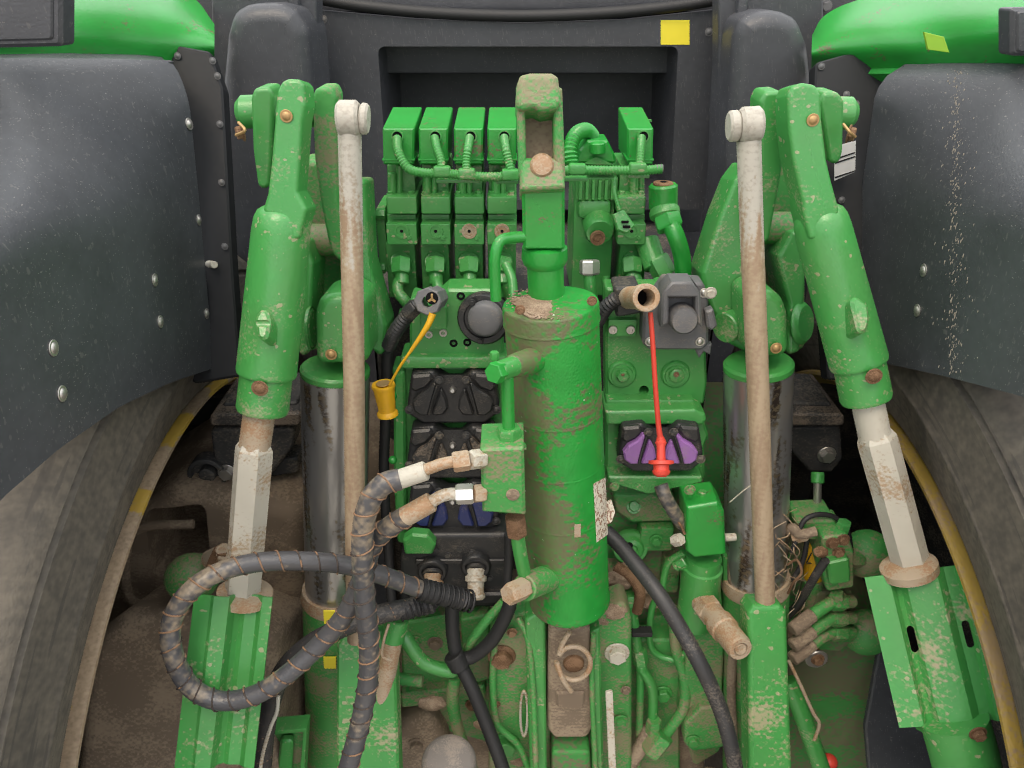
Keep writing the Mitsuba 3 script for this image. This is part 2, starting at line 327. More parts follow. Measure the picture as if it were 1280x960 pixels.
# ------------------------------------------------------------------ fenders
def sheet(rows, th):                                                 # rows x cols grid of points -> a shell th thick
    g = np.array(rows); r, c = g.shape[:2]
    du, dv = np.gradient(g, axis=1), np.gradient(g, axis=0); n = np.cross(du, dv); n /= np.linalg.norm(n, axis=2, keepdims=True) + 1e-9
    if n[r // 2, c // 2] @ (EYE - g[r // 2, c // 2]) < 0: n = -n
    v = np.vstack([g.reshape(-1, 3), (g - n * th).reshape(-1, 3)]); N = r * c; f = []
    for i in range(r - 1):
        for j in range(c - 1):
            a, b, d, e = i*c+j, i*c+j+1, (i+1)*c+j+1, (i+1)*c+j
            f += [[a, d, b], [a, e, d], [a+N, b+N, d+N], [a+N, d+N, e+N]]
    rim = [i for i in range(c)] + [i*c+c-1 for i in range(1, r)] + [(r-1)*c+i for i in range(c-2, -1, -1)] + [i*c for i in range(r-2, 0, -1)]
    for a, b in zip(rim, rim[1:] + rim[:1]): f += [[a, b, b+N], [a, b+N, a+N]]
    m = TM(v, f); trimesh.repair.fix_normals(m); return m
def fender(edge, edgeD, top, topD, bot, botD, flip):
    """edge: inner edge (y, x); top and bot run outward from it: (x, y) with distances."""
    S, Tn = 26, 26; rows = []
    ey, ex = A(edge).T
    bx, by = A(bot).T; tx, ty = A(top).T
    for t in np.r_[-.16, -.09, -.04, np.linspace(0, 1, Tn)]:
        tt = max(t, 0); row = []
        y_in = ey[0] + (ey[-1] - ey[0]) * tt; x_in = np.interp(y_in, ey, ex); d_in = edgeD[0] + (edgeD[1] - edgeD[0]) * tt ** 1.4
        for s in np.linspace(0, 1, S):
            xt = tx[0] + (tx[-1] - tx[0]) * s; o = np.argsort(tx); yt = np.interp(xt, tx[o], ty[o]); dt = np.interp(xt, tx[o], A(topD)[o])
            xb = bx[0] + (bx[-1] - bx[0]) * s; o = np.argsort(bx); yb = np.interp(xb, bx[o], by[o]); db = np.interp(xb, bx[o], A(botD)[o])
            x = xt + (xb - xt) * tt; y = yt + (yb - yt) * tt
            x += (x_in - (tx[0] + (bx[0] - tx[0]) * tt)) * (1 - s) ** 2
            wall = (.49 if x < 640 else .567) / (abs(x - 640) / F) * (CP + (480 - y) / F * SP)      # inboard of the tyre low down
            w_ = min(max((tt - .02) / .5, 0), 1); w_ = w_ * w_ * (3 - 2 * w_); D = dt + (wall - dt) * w_
            D += .05 * math.exp(-tt * 9) + .03 * (1 - s) ** 6                # crown rolls away at the top, edge turned in
            p = V(x, y, D)
            if t < 0: p = p + A([0, -t * 1.4 * min(1, s * 5), t * .05])
            row.append(p)
        rows.append(row)
    return sheet(rows, .008), rows
LE = dict(edge=[(75, 213), (95, 226), (130, 237), (240, 248), (330, 256), (460, 268)], edgeD=(1.26, 1.12), top=[(213, 75), (0, 74), (-260, 74)], topD=[1.26, 1.0, .86],
          bot=[(268, 460), (213, 478), (150, 508), (75, 560), (0, 625), (-110, 760)], botD=[1.12, .98, .84, .71, .60, .48], flip=False)
RE = dict(edge=[(80, 1132), (95, 1108), (115, 1094), (240, 1077), (330, 1071), (442, 1066)], edgeD=(1.25, 1.16), top=[(1132, 80), (1280, 82), (1540, 84)], topD=[1.25, 1.08, .90],
          bot=[(1066, 442), (1110, 455), (1180, 470), (1280, 496), (1400, 540), (1520, 610)], botD=[1.16, 1.06, .93, .76, .64, .55], flip=True)
BG = 'black plastic fender extensions over the wheels'
LBOLT = [(66, 435), (77, 492), (193, 350), (200, 402)]; RBOLT = [(1155, 338), (1147, 388)]
for cfg, bolts, ebolts, lab in ((LE, LBOLT, [(236, 155), (248, 275), (258, 392)], 'scratched black plastic fender extension with four bolts, over the muddy yellow rim edge'),
                                (RE, RBOLT, [(1087, 155), (1075, 270), (1062, 400)], 'black plastic fender extension with a dried dirt streak and two bolts, above the slotted guard')):
    k = thing('fender_extension', lab, 'fender extension', BG); m, rows = fender(**cfg); part(k, 'skin', m, 'fender_plastic', 60)
    ray = trimesh.ray.ray_triangle.RayMeshIntersector(m)
    for x, y in bolts + ebolts:
        d = unit(V(x, y, 1) - EYE); loc, _, tri = ray.intersects_location([EYE], [d])
        if len(loc):
            i = np.argmin(np.linalg.norm(loc - EYE, axis=1)); n = m.face_normals[tri[i]]; n = n if n @ d < 0 else -n
            part(k, 'bolt', bolt(loc[i], n, .0068, dome=True), 'zinc')
    if cfg is RE:                                                     # dried splashes of dirt: small raised crumbs in a streak
        crumbs = []
        for i in range(420):
            y = rng.uniform(88, 470); x = 1196 + (y - 90) * -.015 + rng.normal(0, 4 + 9 * (rng.random() < .4)); d = unit(V(x, y, 1) - EYE)
            loc, _, tri = ray.intersects_location([EYE], [d])
            if len(loc): crumbs.append(ball(loc[np.argmin(np.linalg.norm(loc - EYE, axis=1))], rng.uniform(.0003, .0011), (1, .8, rng.uniform(1, 3.5)), 0))
        q = part(k, 'dirt_streak', cat(crumbs), 'dust_film', False); labels[q] = {'kind': 'stuff', 'label': 'dried dirt crumbs in a streak'}

def green_fender(lab, pts, lamp, side):
    k = thing('green_fender', lab, 'fender', 'green painted fenders beside the cab')
    a, b = pts; rows = []
    for t in np.linspace(0, 1, 14):
        row = []
        for i in range(len(a)):
            x = a[i][0] + (b[i][0] - a[i][0]) * t; y = a[i][1] + (b[i][1] - a[i][1]) * t
            row.append(V(x, y, a[i][2] + (b[i][2] - a[i][2]) * t - .07 * math.sin(math.pi * min(t * 1.1, 1))))
        rows.append(spline(row, 6))
    part(k, 'skin', sheet(rows, .02), 'paint_clean', 60)
    q = part(k, 'tail_lamp', pprism(lamp, 1.0 if side < 0 else 1.12, .03, .004, 5), 'panel_plastic', label='dark grey tail lamp housing')
    lip = [(x, y) for x, y in lamp]; c = A(lip).mean(0); part(q, 'lens', pprism([tuple(c + (A(w) - c) * .86) for w in lip], (1.0 if side < 0 else 1.12) - .003, .01, .002, 5), 'panel_plastic')
    return k
gf = green_fender('bright green painted fender with a black lamp, beyond the scratched fender extension', (
    [(268, 30, 1.56), (240, -4, 1.62), (180, -26, 1.55), (80, -40, 1.4), (-140, -60, 1.15)], [(268, 85, 1.50), (215, 88, 1.40), (140, 88, 1.28), (60, 84, 1.17), (-160, 84, 1.0)]),
    [(-90, -60), (77, -60), (77, 58), (-90, 62)], -1)
gf = green_fender('bright green painted fender with a pale lime reflector, beyond the dirt streaked fender extension', (
    [(1015, 44, 1.56), (1030, 20, 1.58), (1066, 2, 1.56), (1130, -12, 1.5), (1260, -24, 1.3), (1450, -30, 1.1)], [(1014, 90, 1.52), (1060, 92, 1.44), (1130, 92, 1.34), (1200, 92, 1.24), (1260, 90, 1.17), (1450, 90, 1.0)]),
    [(1264, 10), (1370, 8), (1370, 70), (1264, 70)], 1)
part(gf, 'reflector', pprism([(1155, 40), (1180, 46), (1187, 66), (1160, 62)], 1.155, .004, .0005), 'lime_reflector')

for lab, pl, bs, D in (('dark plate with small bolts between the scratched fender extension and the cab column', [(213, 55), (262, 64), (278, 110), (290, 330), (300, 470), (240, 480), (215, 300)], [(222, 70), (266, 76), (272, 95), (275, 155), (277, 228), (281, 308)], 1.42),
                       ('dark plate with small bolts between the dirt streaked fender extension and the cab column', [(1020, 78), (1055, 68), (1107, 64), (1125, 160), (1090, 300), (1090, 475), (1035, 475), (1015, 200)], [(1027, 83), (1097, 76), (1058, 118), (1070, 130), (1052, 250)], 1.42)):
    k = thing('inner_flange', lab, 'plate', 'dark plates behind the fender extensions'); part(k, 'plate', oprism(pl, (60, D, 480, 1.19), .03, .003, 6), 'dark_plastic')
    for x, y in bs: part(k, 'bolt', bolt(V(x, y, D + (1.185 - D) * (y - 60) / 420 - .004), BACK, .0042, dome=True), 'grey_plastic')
k = thing('warning_label', 'small white printed label with black bars on the dark plate behind the lift arm pin', 'label')
part(k, 'sheet', pprism([(1043, 183), (1070, 176), (1069, 215), (1043, 226)], 1.300, .001, .0002), 'paper')
for y in (198, 203, 221): part(k, 'print_bar', pprism([(1044, y), (1069, y - 8), (1069, y - 6.5), (1044, y + 2)], 1.2985, .001, .0001), 'dark_plastic')
one('flange_stud', 'pale stud sticking out beside the scratched fender extension', 'stud', prod((255, 329, 1.3), (268, 331, 1.25), 4.5), 'plated')

# ------------------------------------------------------------------ wheels
YA, ZA, RR, WS = 1.166, 2.4 - 1.38, .726, 1.1
for cx, s, lab in ((-.546, -1, 'rear wheel with a muddy yellow rim edge, under the scratched fender extension'), (.623, 1, 'rear wheel with a clean yellow rim edge, under the dirt streaked fender extension')):
    k = thing('rear_wheel', lab, 'wheel', 'rear tractor wheels')
    def rev(prof, n=160): return lathe([cx, YA, ZA], [s, 0, 0], [(t * WS, RR + (q - RR) * WS) for t, q in prof], n, close=False)
    part(k, 'tyre', rev([(.015, RR - .005), (.0, RR + .012), (-.012, RR + .05), (-.0255, RR + .085), (-.028, RR + .088), (-.028, RR + .093), (-.0262, RR + .096), (-.027, RR + .173), (-.020, RR + .1765), (-.020, RR + .181), (-.026, RR + .185), (-.02, RR + .198), (-.004, RR + .212), (.05, RR + .225), (.45, RR + .225), (.5, RR + .15), (.5, RR)]), 'tyre', 50)
    part(k, 'rim', rev([(.02, RR + .002), (-.004, RR + .004), (-.012, RR + .001), (-.012, RR - .004), (.0, RR - .010), (.02, RR - .022)]), 'rim_muddy' if s < 0 else 'rim_yellow', 50)
    part(k, 'wheel_disc', rev([(.0195, RR - .022), (.14, RR - .04), (.16, RR - .09), (.3, RR - .10), (.34, .2), (.34, .02)]), 'cast_dark', 50)

# ------------------------------------------------------------------ axle and case behind the linkage
k = thing('transmission_case', 'dark mud covered casting of the transmission behind the hoses and couplers', 'transmission case')
part(k, 'case', box([.06, 1.62, 1.35], (.66, .5, 1.1), None, .06), 'cast_dark')
part(k, 'added_back_wall', box([.04, 2.25, 1.2], (2.6, .06, 2.3), None, .02), 'panel_plastic')  # added wall behind everything, keeps bright ground from showing through the gaps
part(k, 'lower_case', pprism([(500, 800), (860, 800), (900, 1080), (440, 1080)], 1.16, .4, .03, 20), 'mud')
for lab, pl, op, mm in (('mud caked brown axle housing inside the wheel with the muddy rim', [(150, 650), (215, 610), (290, 620), (380, 640), (385, 1060), (95, 1060), (110, 850), (135, 730)], 1, 'mud'),
                    ('dark green axle housing with dust inside the wheel with the clean yellow rim', [(985, 790), (1040, 770), (1110, 800), (1160, 860), (1180, 1060), (965, 1060), (970, 880)], None, 'paint_caked')):
    k = thing('axle_housing', lab, 'axle housing', 'axle housings inside the wheels')
    m = pprism(pl, 1.22 if op else 1.16, .3, .035, 24)
    if op: m = sub(m, pprism([(160, 668), (240, 658), (250, 752), (172, 752)], 1.15, .25, .001, 12))
    part(k, 'casting', m, mm)
    if op:
        part(k, 'lower_lobe', oprism([(108, 800), (150, 768), (215, 764), (300, 776), (345, 800), (352, 1080), (80, 1080)], (765, 1.06, 960, .95), .2, .03, 16), mm)
        part(k, 'window_rim', ptube([(242, 655, 1.21), (172, 662, 1.2), (157, 705, 1.19), (165, 750, 1.18), (200, 758, 1.18), (250, 756, 1.19)], 6), mm)
    part(k, 'axle_tube', rod([.15 * (1 if not op else -1), 1.5, 1.45], [.52 * (1 if not op else -1), 1.5, 1.45], .17), 'mud' if op else 'paint_caked')
k = thing('mud_splash_guard', 'flat dark plastic guard standing beside the slotted link guard', 'guard'); part(k, 'plate', oprism([(1105, 780), (1130, 770), (1175, 960), (1090, 1000), (1082, 910)], (780, 1.12, 960, 1.02), .012, .003, 8), 'fender_plastic')

# ------------------------------------------------------------------ cab mounts
for xs, lab, mir in ((lambda x: x, 'grey cast cab mount with a ring bush, behind the threaded rod of the muddy side', 0), (lambda x: 1318 - x, 'grey cast cab mount over the yellow damper', 1)):
    k = thing('cab_mount', lab, 'cab mount', 'cab mounts behind the lift links'); D = 1.27
    Q = (lambda l: [(xs(x), y) for x, y in l])
    part(k, 'top_plate', pprism(Q([(262, 518), (376, 516), (376, 533), (262, 533)]), D - .03, .16, .004, 5), 'black_dusty')
    for x in (285, 340): part(k, 'plate_bolt', bolt(V(xs(x), 517, D + .03), UZ, .010), 'rusty')
    part(k, 'rubber_pad', pprism(Q([(278, 504), (372, 502), (372, 516), (278, 516)]), D, .12, .004, 4), 'cast_dark')
    part(k, 'bracket', pprism(Q([(262, 535), (370, 535), (366, 560), (332, 604), (290, 606), (268, 590)]) if not mir else [(986, 533), (1052, 533), (1054, 575), (1040, 592), (1012, 591), (985, 560)], D, .05, .008, 7), 'cast_dark')
    bx, by = (284, 590) if not mir else (1033, 568)
    part(k, 'bolt', bolt(V(bx, by, D), BACK, .013), 'zinc')
    if not mir:
        part(k, 'bush', lathe(V(265, 584, D + .02), BACK, [(0, .036), (.03, .036), (.032, .033), (.032, .029), (.015, .028), (.014, .016), (.03, .015), (.032, .012)], 36), 'cast_dark')
        part(k, 'foot', pprism([(300, 575), (372, 572), (372, 592), (315, 600)], D + .03, .05, .006, 4), 'cast_dark')

# ------------------------------------------------------------------ accumulators, damper, small valve cluster on the right
one('accumulator', 'dull green rounded accumulator beside the axle housing pocket', 'accumulator', ball(V(240, 722, 1.10), .047, (1, .9, .92)), 'paint_muddy', True)
k = thing('accumulator_valve', 'dusty brass coloured valve stub on the accumulator beside the plated rod', 'valve'); part(k, 'body', prod((262, 700, 1.09), (282, 690, 1.07), 12), 'steel_tan'); part(k, 'nut', phex((266, 710, 1.07), (276, 688, 1.07), 10), 'rusty')
for y, lab in ((692, 'upper dusty green accumulator behind the plated rod, over its twin'), (790, 'lower dusty green accumulator next to the slotted link guard')):
    k = thing('accumulator', lab, 'accumulator', 'green accumulators by the slotted guard')
    part(k, 'shell', ball(V(1083, y, 1.12), .044, (1, .9, 1)), 'paint_muddy', True); part(k, 'neck', prod((1062, y, 1.10), (1040, y, 1.09), 12), 'paint_muddy')
k = thing('damper', 'small damper with yellow sleeve and chrome rod under the cab mount', 'damper')
for p_, q_ in (((1008, 704), (1026, 704)), ((1008, 704), (1017, 686)), ((1026, 704), (1017, 686))): part(k, 'warning_mark', prod((*p_, 1.1062 if p_[0] != 1017 else 1.106), (*q_, 1.106), .8, n=6), 'rubber')
part(k, 'sleeve', prod((1017, 676, 1.12), (1017, 722, 1.12), 12), 'yellow'); part(k, 'rod', prod((1022, 600, 1.15), (1021, 652, 1.14), 5), 'zinc'); part(k, 'head', pprism([(995, 652), (1045, 650), (1050, 664), (1040, 676), (998, 676)], 1.09, .06, .004, 4), 'paint_muddy')
part(k, 'rod_cap', prod((1022, 590, 1.16), (1022, 604, 1.15), 8), 'paint_plain'); part(k, 'foot', prod((1016, 722, 1.12), (1014, 760, 1.12), 13), 'paint_muddy')
k = thing('side_valve_block', 'small muddy green valve block between damper and accumulators', 'valve block')
part(k, 'block', pprism([(1028, 672), (1060, 668), (1068, 690), (1068, 735), (1034, 740), (1026, 710)], 1.06, .07, .005, 4), 'paint_muddy')
part(k, 'face_plate', pprism([(1034, 704), (1062, 698), (1064, 728), (1038, 732)], 1.045, .02, .003, 3), 'paint_plain')
for x, y in ((1040, 678), (1054, 674), (1048, 690)): part(k, 'plug', bolt(V(x, y, 1.06), BACK, .008), 'rusty')
for i, (y0, y1) in enumerate(((770, 752), (790, 772), (806, 790))):
    k = thing('hose_end', f'{("topmost", "middle", "lowest")[i]} of three stacked muddy hose ends in front of the accumulators', 'hose fitting', 'three stacked hose ends')
    part(k, 'ferrule', prod((990, y0 + 18, 1.03), (1016, y0 - 2, 1.05), 9), 'mud'); part(k, 'elbow', ptube([(1014, y0, 1.05), (1028, y0 - 10, 1.06), (1044, y1, 1.07), (1066, y1, 1.08)], 8), 'paint_muddy'); part(k, 'nut', phex((1040, y1, 1.07), (1056, y1, 1.075), 12), 'paint_muddy')
k = thing('washer_bolt', 'grey bolt with a wide washer under the stacked hose ends', 'bolt'); part(k, 'washer', rod(V(1020, 822, 1.06), V(1020, 822, 1.06) + BACK * .006, .020), 'zinc'); part(k, 'head', bolt(V(1022, 824, 1.054), BACK, .009), 'rusty')
part(k, 'stem', rod(V(1020, 822, 1.061), V(1020, 822, 1.061) - BACK * .08, .012), 'rusty')
one('green_pipe', 'slanting dusty green pipe behind the square green post near the red cap', 'pipe', ptube([(985, 850, 1.08), (1005, 900, 1.05), (1028, 965, 1.02), (1040, 1010, 1.0)], 11), 'paint_dusty')
one('red_plug', 'small red plug at the bottom beside the slanting green pipe', 'cap', ball(V(1036, 952, 1.04), .016, (1, 1, .9)), 'red', True)
one('loose_wire', 'thin dusty wire hanging beside the square green post', 'wire', ptube([(986, 826, 1.0), (1000, 855, .99), (1016, 890, .98), (1024, 905, .98), (1018, 925, .98)], 2.2, n=8), 'steel_tan')
for i, l in enumerate(([(985, 770, 1.1), (1000, 752, 1.08), (1018, 722, 1.05), (1032, 700, 1.04)], [(978, 740, 1.12), (992, 722, 1.1), (1004, 700, 1.1), (1010, 668, 1.1)], [(976, 672, 1.1), (990, 660, 1.08), (1000, 668, 1.07), (1020, 664, 1.07)])):
    one('thin_hose', ('dark thin hose running past the yellow damper sleeve to the valve block', 'dark thin hose standing behind the yellow damper sleeve', 'short muddy hose entering the damper head')[i], 'hose', ptube(l, (5, 3, 6)[i]), ('hose_black', 'hose_black', 'mud')[i])

# ------------------------------------------------------------------ lift arms, cylinders, stay rods, links, posts
def lift_side(c):
    D0 = c['D']
    k = thing('rocker_arm', c['arm'], 'lift arm', 'green lift arms')
    part(k, 'outer_ear', pprism(c['ear_out'], 1.13, .05, .006, 8), 'paint_dusty')
    part(k, 'inner_ear', pprism(c['ear_in'], 1.13, .05, .006, 8), c.get('ear_mat', 'paint_dusty'))
    part(k, 'arm_body', oprism(c['body'], (240, 1.20, 440, 1.16), .08, .008, 6), 'paint_dusty')
    part(k, 'web', oprism(c['web'], (240, 1.20, 440, 1.15), .08, .007, 5), 'paint_dusty'); part(k, 'hollow', pprism(c['hollow'], 1.28, .05, .012, 10), 'paint_muddy')
    part(k, 'cross_boss', prod(c['cb'][0], c['cb'][1], 20, b=.006), 'paint_muddy'); part(k, 'cheek_disc', prod(c['disc'][0], c['disc'][1], 27, b=.006), 'paint_dusty')
    part(k, 'pivot_pin', prod(c['pin'][0], c['pin'][1], 20, n=32, b=.008), 'paint_dusty')
    q = part(k, 'retaining_bolt', bolt(V(*c['cotter']), unit([c['s'] * .9, -.5, -.1]), .009), 'rusty')
    part(q, 'cotter', ptube([(c['cotter'][0] - 6, c['cotter'][1] - 12, c['cotter'][2] - .01), (c['cotter'][0] + 2, c['cotter'][1] - 2, c['cotter'][2] - .02), (c['cotter'][0] + 9 * c['s'], c['cotter'][1] + 4, c['cotter'][2] - .01)], 2, n=6), 'brass')
    if 'boss' in c: part(k, 'boss', rod(V(*c['boss']), V(*c['boss']) + A([-.02, -.016, 0]), .024), 'paint_dusty')
    # cylinder
    k = thing('lift_cylinder', c['cyl'], 'hydraulic cylinder', 'lift cylinders')
    part(k, 'head', oprism(c['head'], (368, 1.085, 456, 1.075), .09, .014, 12), 'paint_dusty')
    part(k, 'head_bolt', bolt(V(*c['hb']), BACK, .0065, dome=True), 'brass')
    a, b = c['axis']; top, bot = V(*a), V(*b); r = c['r'] * K(*a); L = np.linalg.norm(bot - top)
    part(k, 'gland', lathe(top, bot - top, [(-.006, r * .93), (-.002, r * 1.0), (.006, r * 1.0), (.007, r * .985)], 40), 'paint_plain')
    part(k, 'barrel', lathe(top, bot - top, [(.0065, r), (L, r * 1.0)], 48), 'dark_chrome')
    u = unit(bot - top)
    part(k, 'collar', lathe(bot, u, [(-.014, r * 1.02), (-.014, r * 1.1), (.004, r * 1.16), (.012, r * 1.12)], 40), 'steel_tan')
    part(k, 'lower_tube', lathe(bot, u, [(.010, r * 1.10), (.5, r * 1.10)], 40), 'paint_muddy')
    if c['s'] < 0:
        for y0, y1 in ((764, 780), (822, 836)): part(k, 'yellow_label', pprism([(404, y0), (420, y0), (420, y1), (405, y1)], 1.044, .003, .0003), 'sticker_yellow')
    # stay rod
    k = thing('stay_rod', c['stay'], 'stay rod', 'pale stay rods with an eye')
    e0, e1, e2 = c['eye']; part(k, 'eye', prod(e0, e1, 22, n=32, b=.004), 'stay'); part(k, 'pin_head', prod(e1, e2, 19, n=28, b=.003), 'stay')
    part(k, 'shank', sweep(spline(pts3(c['rod']), 10), np.linspace(1, 1.0, 10 * (len(c['rod']) - 1) + 1) * c['rr'] * K(*c['rod'][1]), 24), 'stay')
    # link
    k = thing('lift_link', c['link'], 'lift link', 'adjustable lift links')
    part(k, 'clevis', oprism(c['clevis'], (100, 1.06, 265, 1.03), .05, .006, 6), 'paint_dusty')
    part(k, 'grease_nipple', bolt(V(*c['nip']), BACK, .006, dome=True), 'brass')
    s0, s1, s2, t0, t1, h0, h1 = c['tube']
    ax = V(*s1) - V(*s0); L = np.linalg.norm(ax); r0, r1 = c['sr'][0] * K(*s0), c['sr'][1] * K(*s1)
    part(k, 'sleeve', lathe(V(*s0), ax, [(-.026, r0 * .66), (-.020, r0 * .86), (-.010, r0 * .96), (.006, r0), (L - .004, r1), (L, r1 * .97)], 40), 'paint_dusty')
    lg = V(*c['lug']); part(k, 'lug', sub(oprism(c['lugo'], (370, .985, 425, .950), .05, .004, 7), rod(lg + A([-.06, 0, 0]), lg + A([.06, 0, 0]), .005)), 'paint_dusty')
    ax2 = V(*s2) - V(*s1); L2 = np.linalg.norm(ax2); r2 = c['sr'][2] * K(*s1)
    part(k, 'lock_collar', lathe(V(*s1), ax2, [(-.004, r2), (L2 - .005, r2 * 1.02), (L2, r2 * .97), (L2 - .01, r2 * .7)], 40), 'paint_dusty')
    q = part(k, 'set_screw', bolt(V(*c['screw']), BACK, .0085, dome=True), 'rusty')
    axt = V(*t1) - V(*t0); Lt = np.linalg.norm(axt); rt = 20 * K(*t0); nt = 16
    prof = []
    for i in range(nt): prof += [(-.02 + (Lt + .02) * (i + .0) / nt, rt * .96), (-.02 + (Lt + .02) * (i + .5) / nt, rt * 1.0)]
    prof += [(Lt, rt * .93), (Lt + .008, rt * .95)]
    part(k, 'thread', lathe(V(*t0), axt, prof, 32), 'steel_tan' if c['s'] < 0 else 'plated')
    axh = V(*h1) - V(*h0); Lh = np.linalg.norm(axh); rh = 24 * K(*h0)
    part(k, 'hex_bar', lathe(V(*h0), axh, [(-.010, rh * .72), (.004, rh * .98), (.012, rh), (Lh, rh * .98)], 6, phase=c['ph']), 'plated', 20)
    fl = V(*c['fl']); part(k, 'flange_washer', lathe(fl, axh, [(-.012, rh * .9), (-.008, 34 * K(*c['fl'])), (.004, 34 * K(*c['fl'])), (.008, rh * .8)], 36), 'steel_tan')
    # guard: a folded sheet along the link
    g0, g1 = V(*c['g0']), V(*c['g1']); d = g1 - g0; Lg = np.linalg.norm(d); a_, b_, d_ = frame(d, (0, -1, 0)); a_ = unit(np.cross(d_, unit(EYE + A([.1 * c['s'], 0, .2]) - g0))); a_ = a_ if a_[0] > 0 else -a_
    nn = unit(np.cross(d_, a_)); nn = nn if nn @ (EYE - g0) > 0 else -nn; kk = K(*c['g0'])
    pr = A(c['prof'], float) * kk; pr2 = []
    e = np.gradient(pr, axis=0); e /= np.linalg.norm(e, axis=1, keepdims=True); off = np.stack([-e[:, 1], e[:, 0]], 1) * .004
    ring = np.vstack([pr, (pr - off)[::-1]])
    ends = [g0 + d_ * 0, g1]; w = c.get('flare', 1.0)
    v = np.vstack([g0 + ring[:, :1] * a_ + ring[:, 1:] * nn, g1 + ring[:, :1] * w * a_ + ring[:, 1:] * nn]); n = len(ring); f = []
    for j in range(n): f += [[j, (j+1) % n, n + (j+1) % n], [j, n + (j+1) % n, n + j]]
    m_ = len(pr)
    for i in range(m_ - 1):
        for z in (0, n):
            q4 = [z+i, z+i+1, z+n-2-i, z+n-1-i]; q4 = q4 if z == 0 else q4[::-1]; f += [[q4[0], q4[1], q4[2]], [q4[0], q4[2], q4[3]]]
    gm = TM(v, f); trimesh.repair.fix_normals(gm)
    for hx, hy in c.get('slots', ()):
        p = g0 + d_ * hy * Lg + a_ * hx * kk
        cut = hull(np.vstack([rod(p + d_ * t + nn * .08, p + d_ * t - nn * .08, .0052, n=12, b=0).vertices for t in (-.014, .014)])); gm = sub(gm, cut)
    part(k, 'guard', gm, 'paint_chipped', 25)
    if 'foot' in c:
        q = part(k, 'foot_tube', ptube(c['foot'], 40, n=28), 'paint_chipped'); part(q, 'bolt', bolt(V(1222, 916, .755), BACK, .009), 'rusty')
        part(k, 'foot_plate', oprism([(1155, 908), (1232, 903), (1232, 918), (1172, 925), (1158, 918)], (905, .82, 920, .81), .03, .003), 'paint_dusty')
    # post
    k = thing('lower_post', c['post'], 'post', 'green posts under the stay rods'); part(k, 'plate', oprism(c['postp'], c['postD'], .045, c['pb'], 3), 'paint_chipped')

lift_side(dict(D=1.1, s=-1, arm='dusty green lift arm forked round the lift link, beside the scratched fender extension', cyl='lift cylinder with dark chrome barrel behind the wrapped hose loop',
    stay='pale stay rod rusting brown, standing between the wrapped hose loop and the lift link', link='green lift link with threaded rod and folded guard, inside the wrapped hose loop', post='flat green post plate behind the hanging wrapped hose',
    ear_out=[(313, 122), (318, 110), (338, 109), (342, 122), (340, 190), (336, 248), (324, 248), (316, 190)], ear_in=[(390, 122), (394, 110), (414, 109), (420, 122), (420, 200), (422, 250), (434, 318), (430, 338), (412, 312), (402, 262), (393, 200)], ear_mat='paint_muddy',
    body=[(424, 250), (430, 225), (456, 225), (462, 330), (484, 408), (478, 452), (460, 432), (440, 430), (430, 330)], web=[(372, 300), (384, 300), (392, 330), (390, 380), (388, 440), (374, 448), (368, 380)], hollow=[(372, 200), (440, 200), (446, 440), (372, 440)], cb=((380, 300, 1.25), (450, 300, 1.25)), disc=((386, 410, 1.15), (392, 410, 1.15)),
    pin=((297, 140, 1.16), (400, 138, 1.16)), cotter=(304, 165, 1.10), head=[(393, 392), (398, 374), (412, 368), (440, 366), (458, 376), (462, 456), (394, 456)], hb=(414, 443, 1.073),
    axis=((419, 462, 1.12), (420, 742, 1.11)), r=43, eye=((422, 148, 1.06), (450, 148, 1.06), (461, 149, 1.06)), rod=((437, 165, 1.06), (440, 330, 1.04), (443, 520, 1.01), (444, 700, .98), (446, 800, .96)), rr=14,
    clevis=[(346, 114), (352, 102), (360, 98), (374, 99), (380, 106), (382, 132), (378, 152), (375, 200), (372, 240), (384, 262), (374, 300), (344, 300), (328, 262), (334, 243), (339, 200), (343, 150)], nip=(358, 145, 1.05),
    tube=((352, 285, 1.055), (333, 468, 1.01), (328, 514, .998), (325, 512, .998), (318, 560, .985), (318, 558, .985), (303, 742, .94)), sr=(36, 37, 32), lug=(330, 404, .962), lugo=[(318, 398), (326, 384), (334, 386), (338, 402), (336, 414), (330, 440), (322, 425)],
    screw=(325, 485, .963), ph=.35, fl=(306, 745, .94), g0=(294, 742, .925), g1=(270, 955, .80), prof=[(-46, 14), (-26, 18), (-22, 21), (-4, 21), (2, 2), (8, -3), (14, 1), (28, 1), (34, 9), (46, 11)], flare=1.0,
    postp=[(421, 806), (432, 788), (452, 787), (490, 792), (494, 830), (500, 1000), (420, 1000)], postD=(790, 1.0, 960, .9), pb=.004))
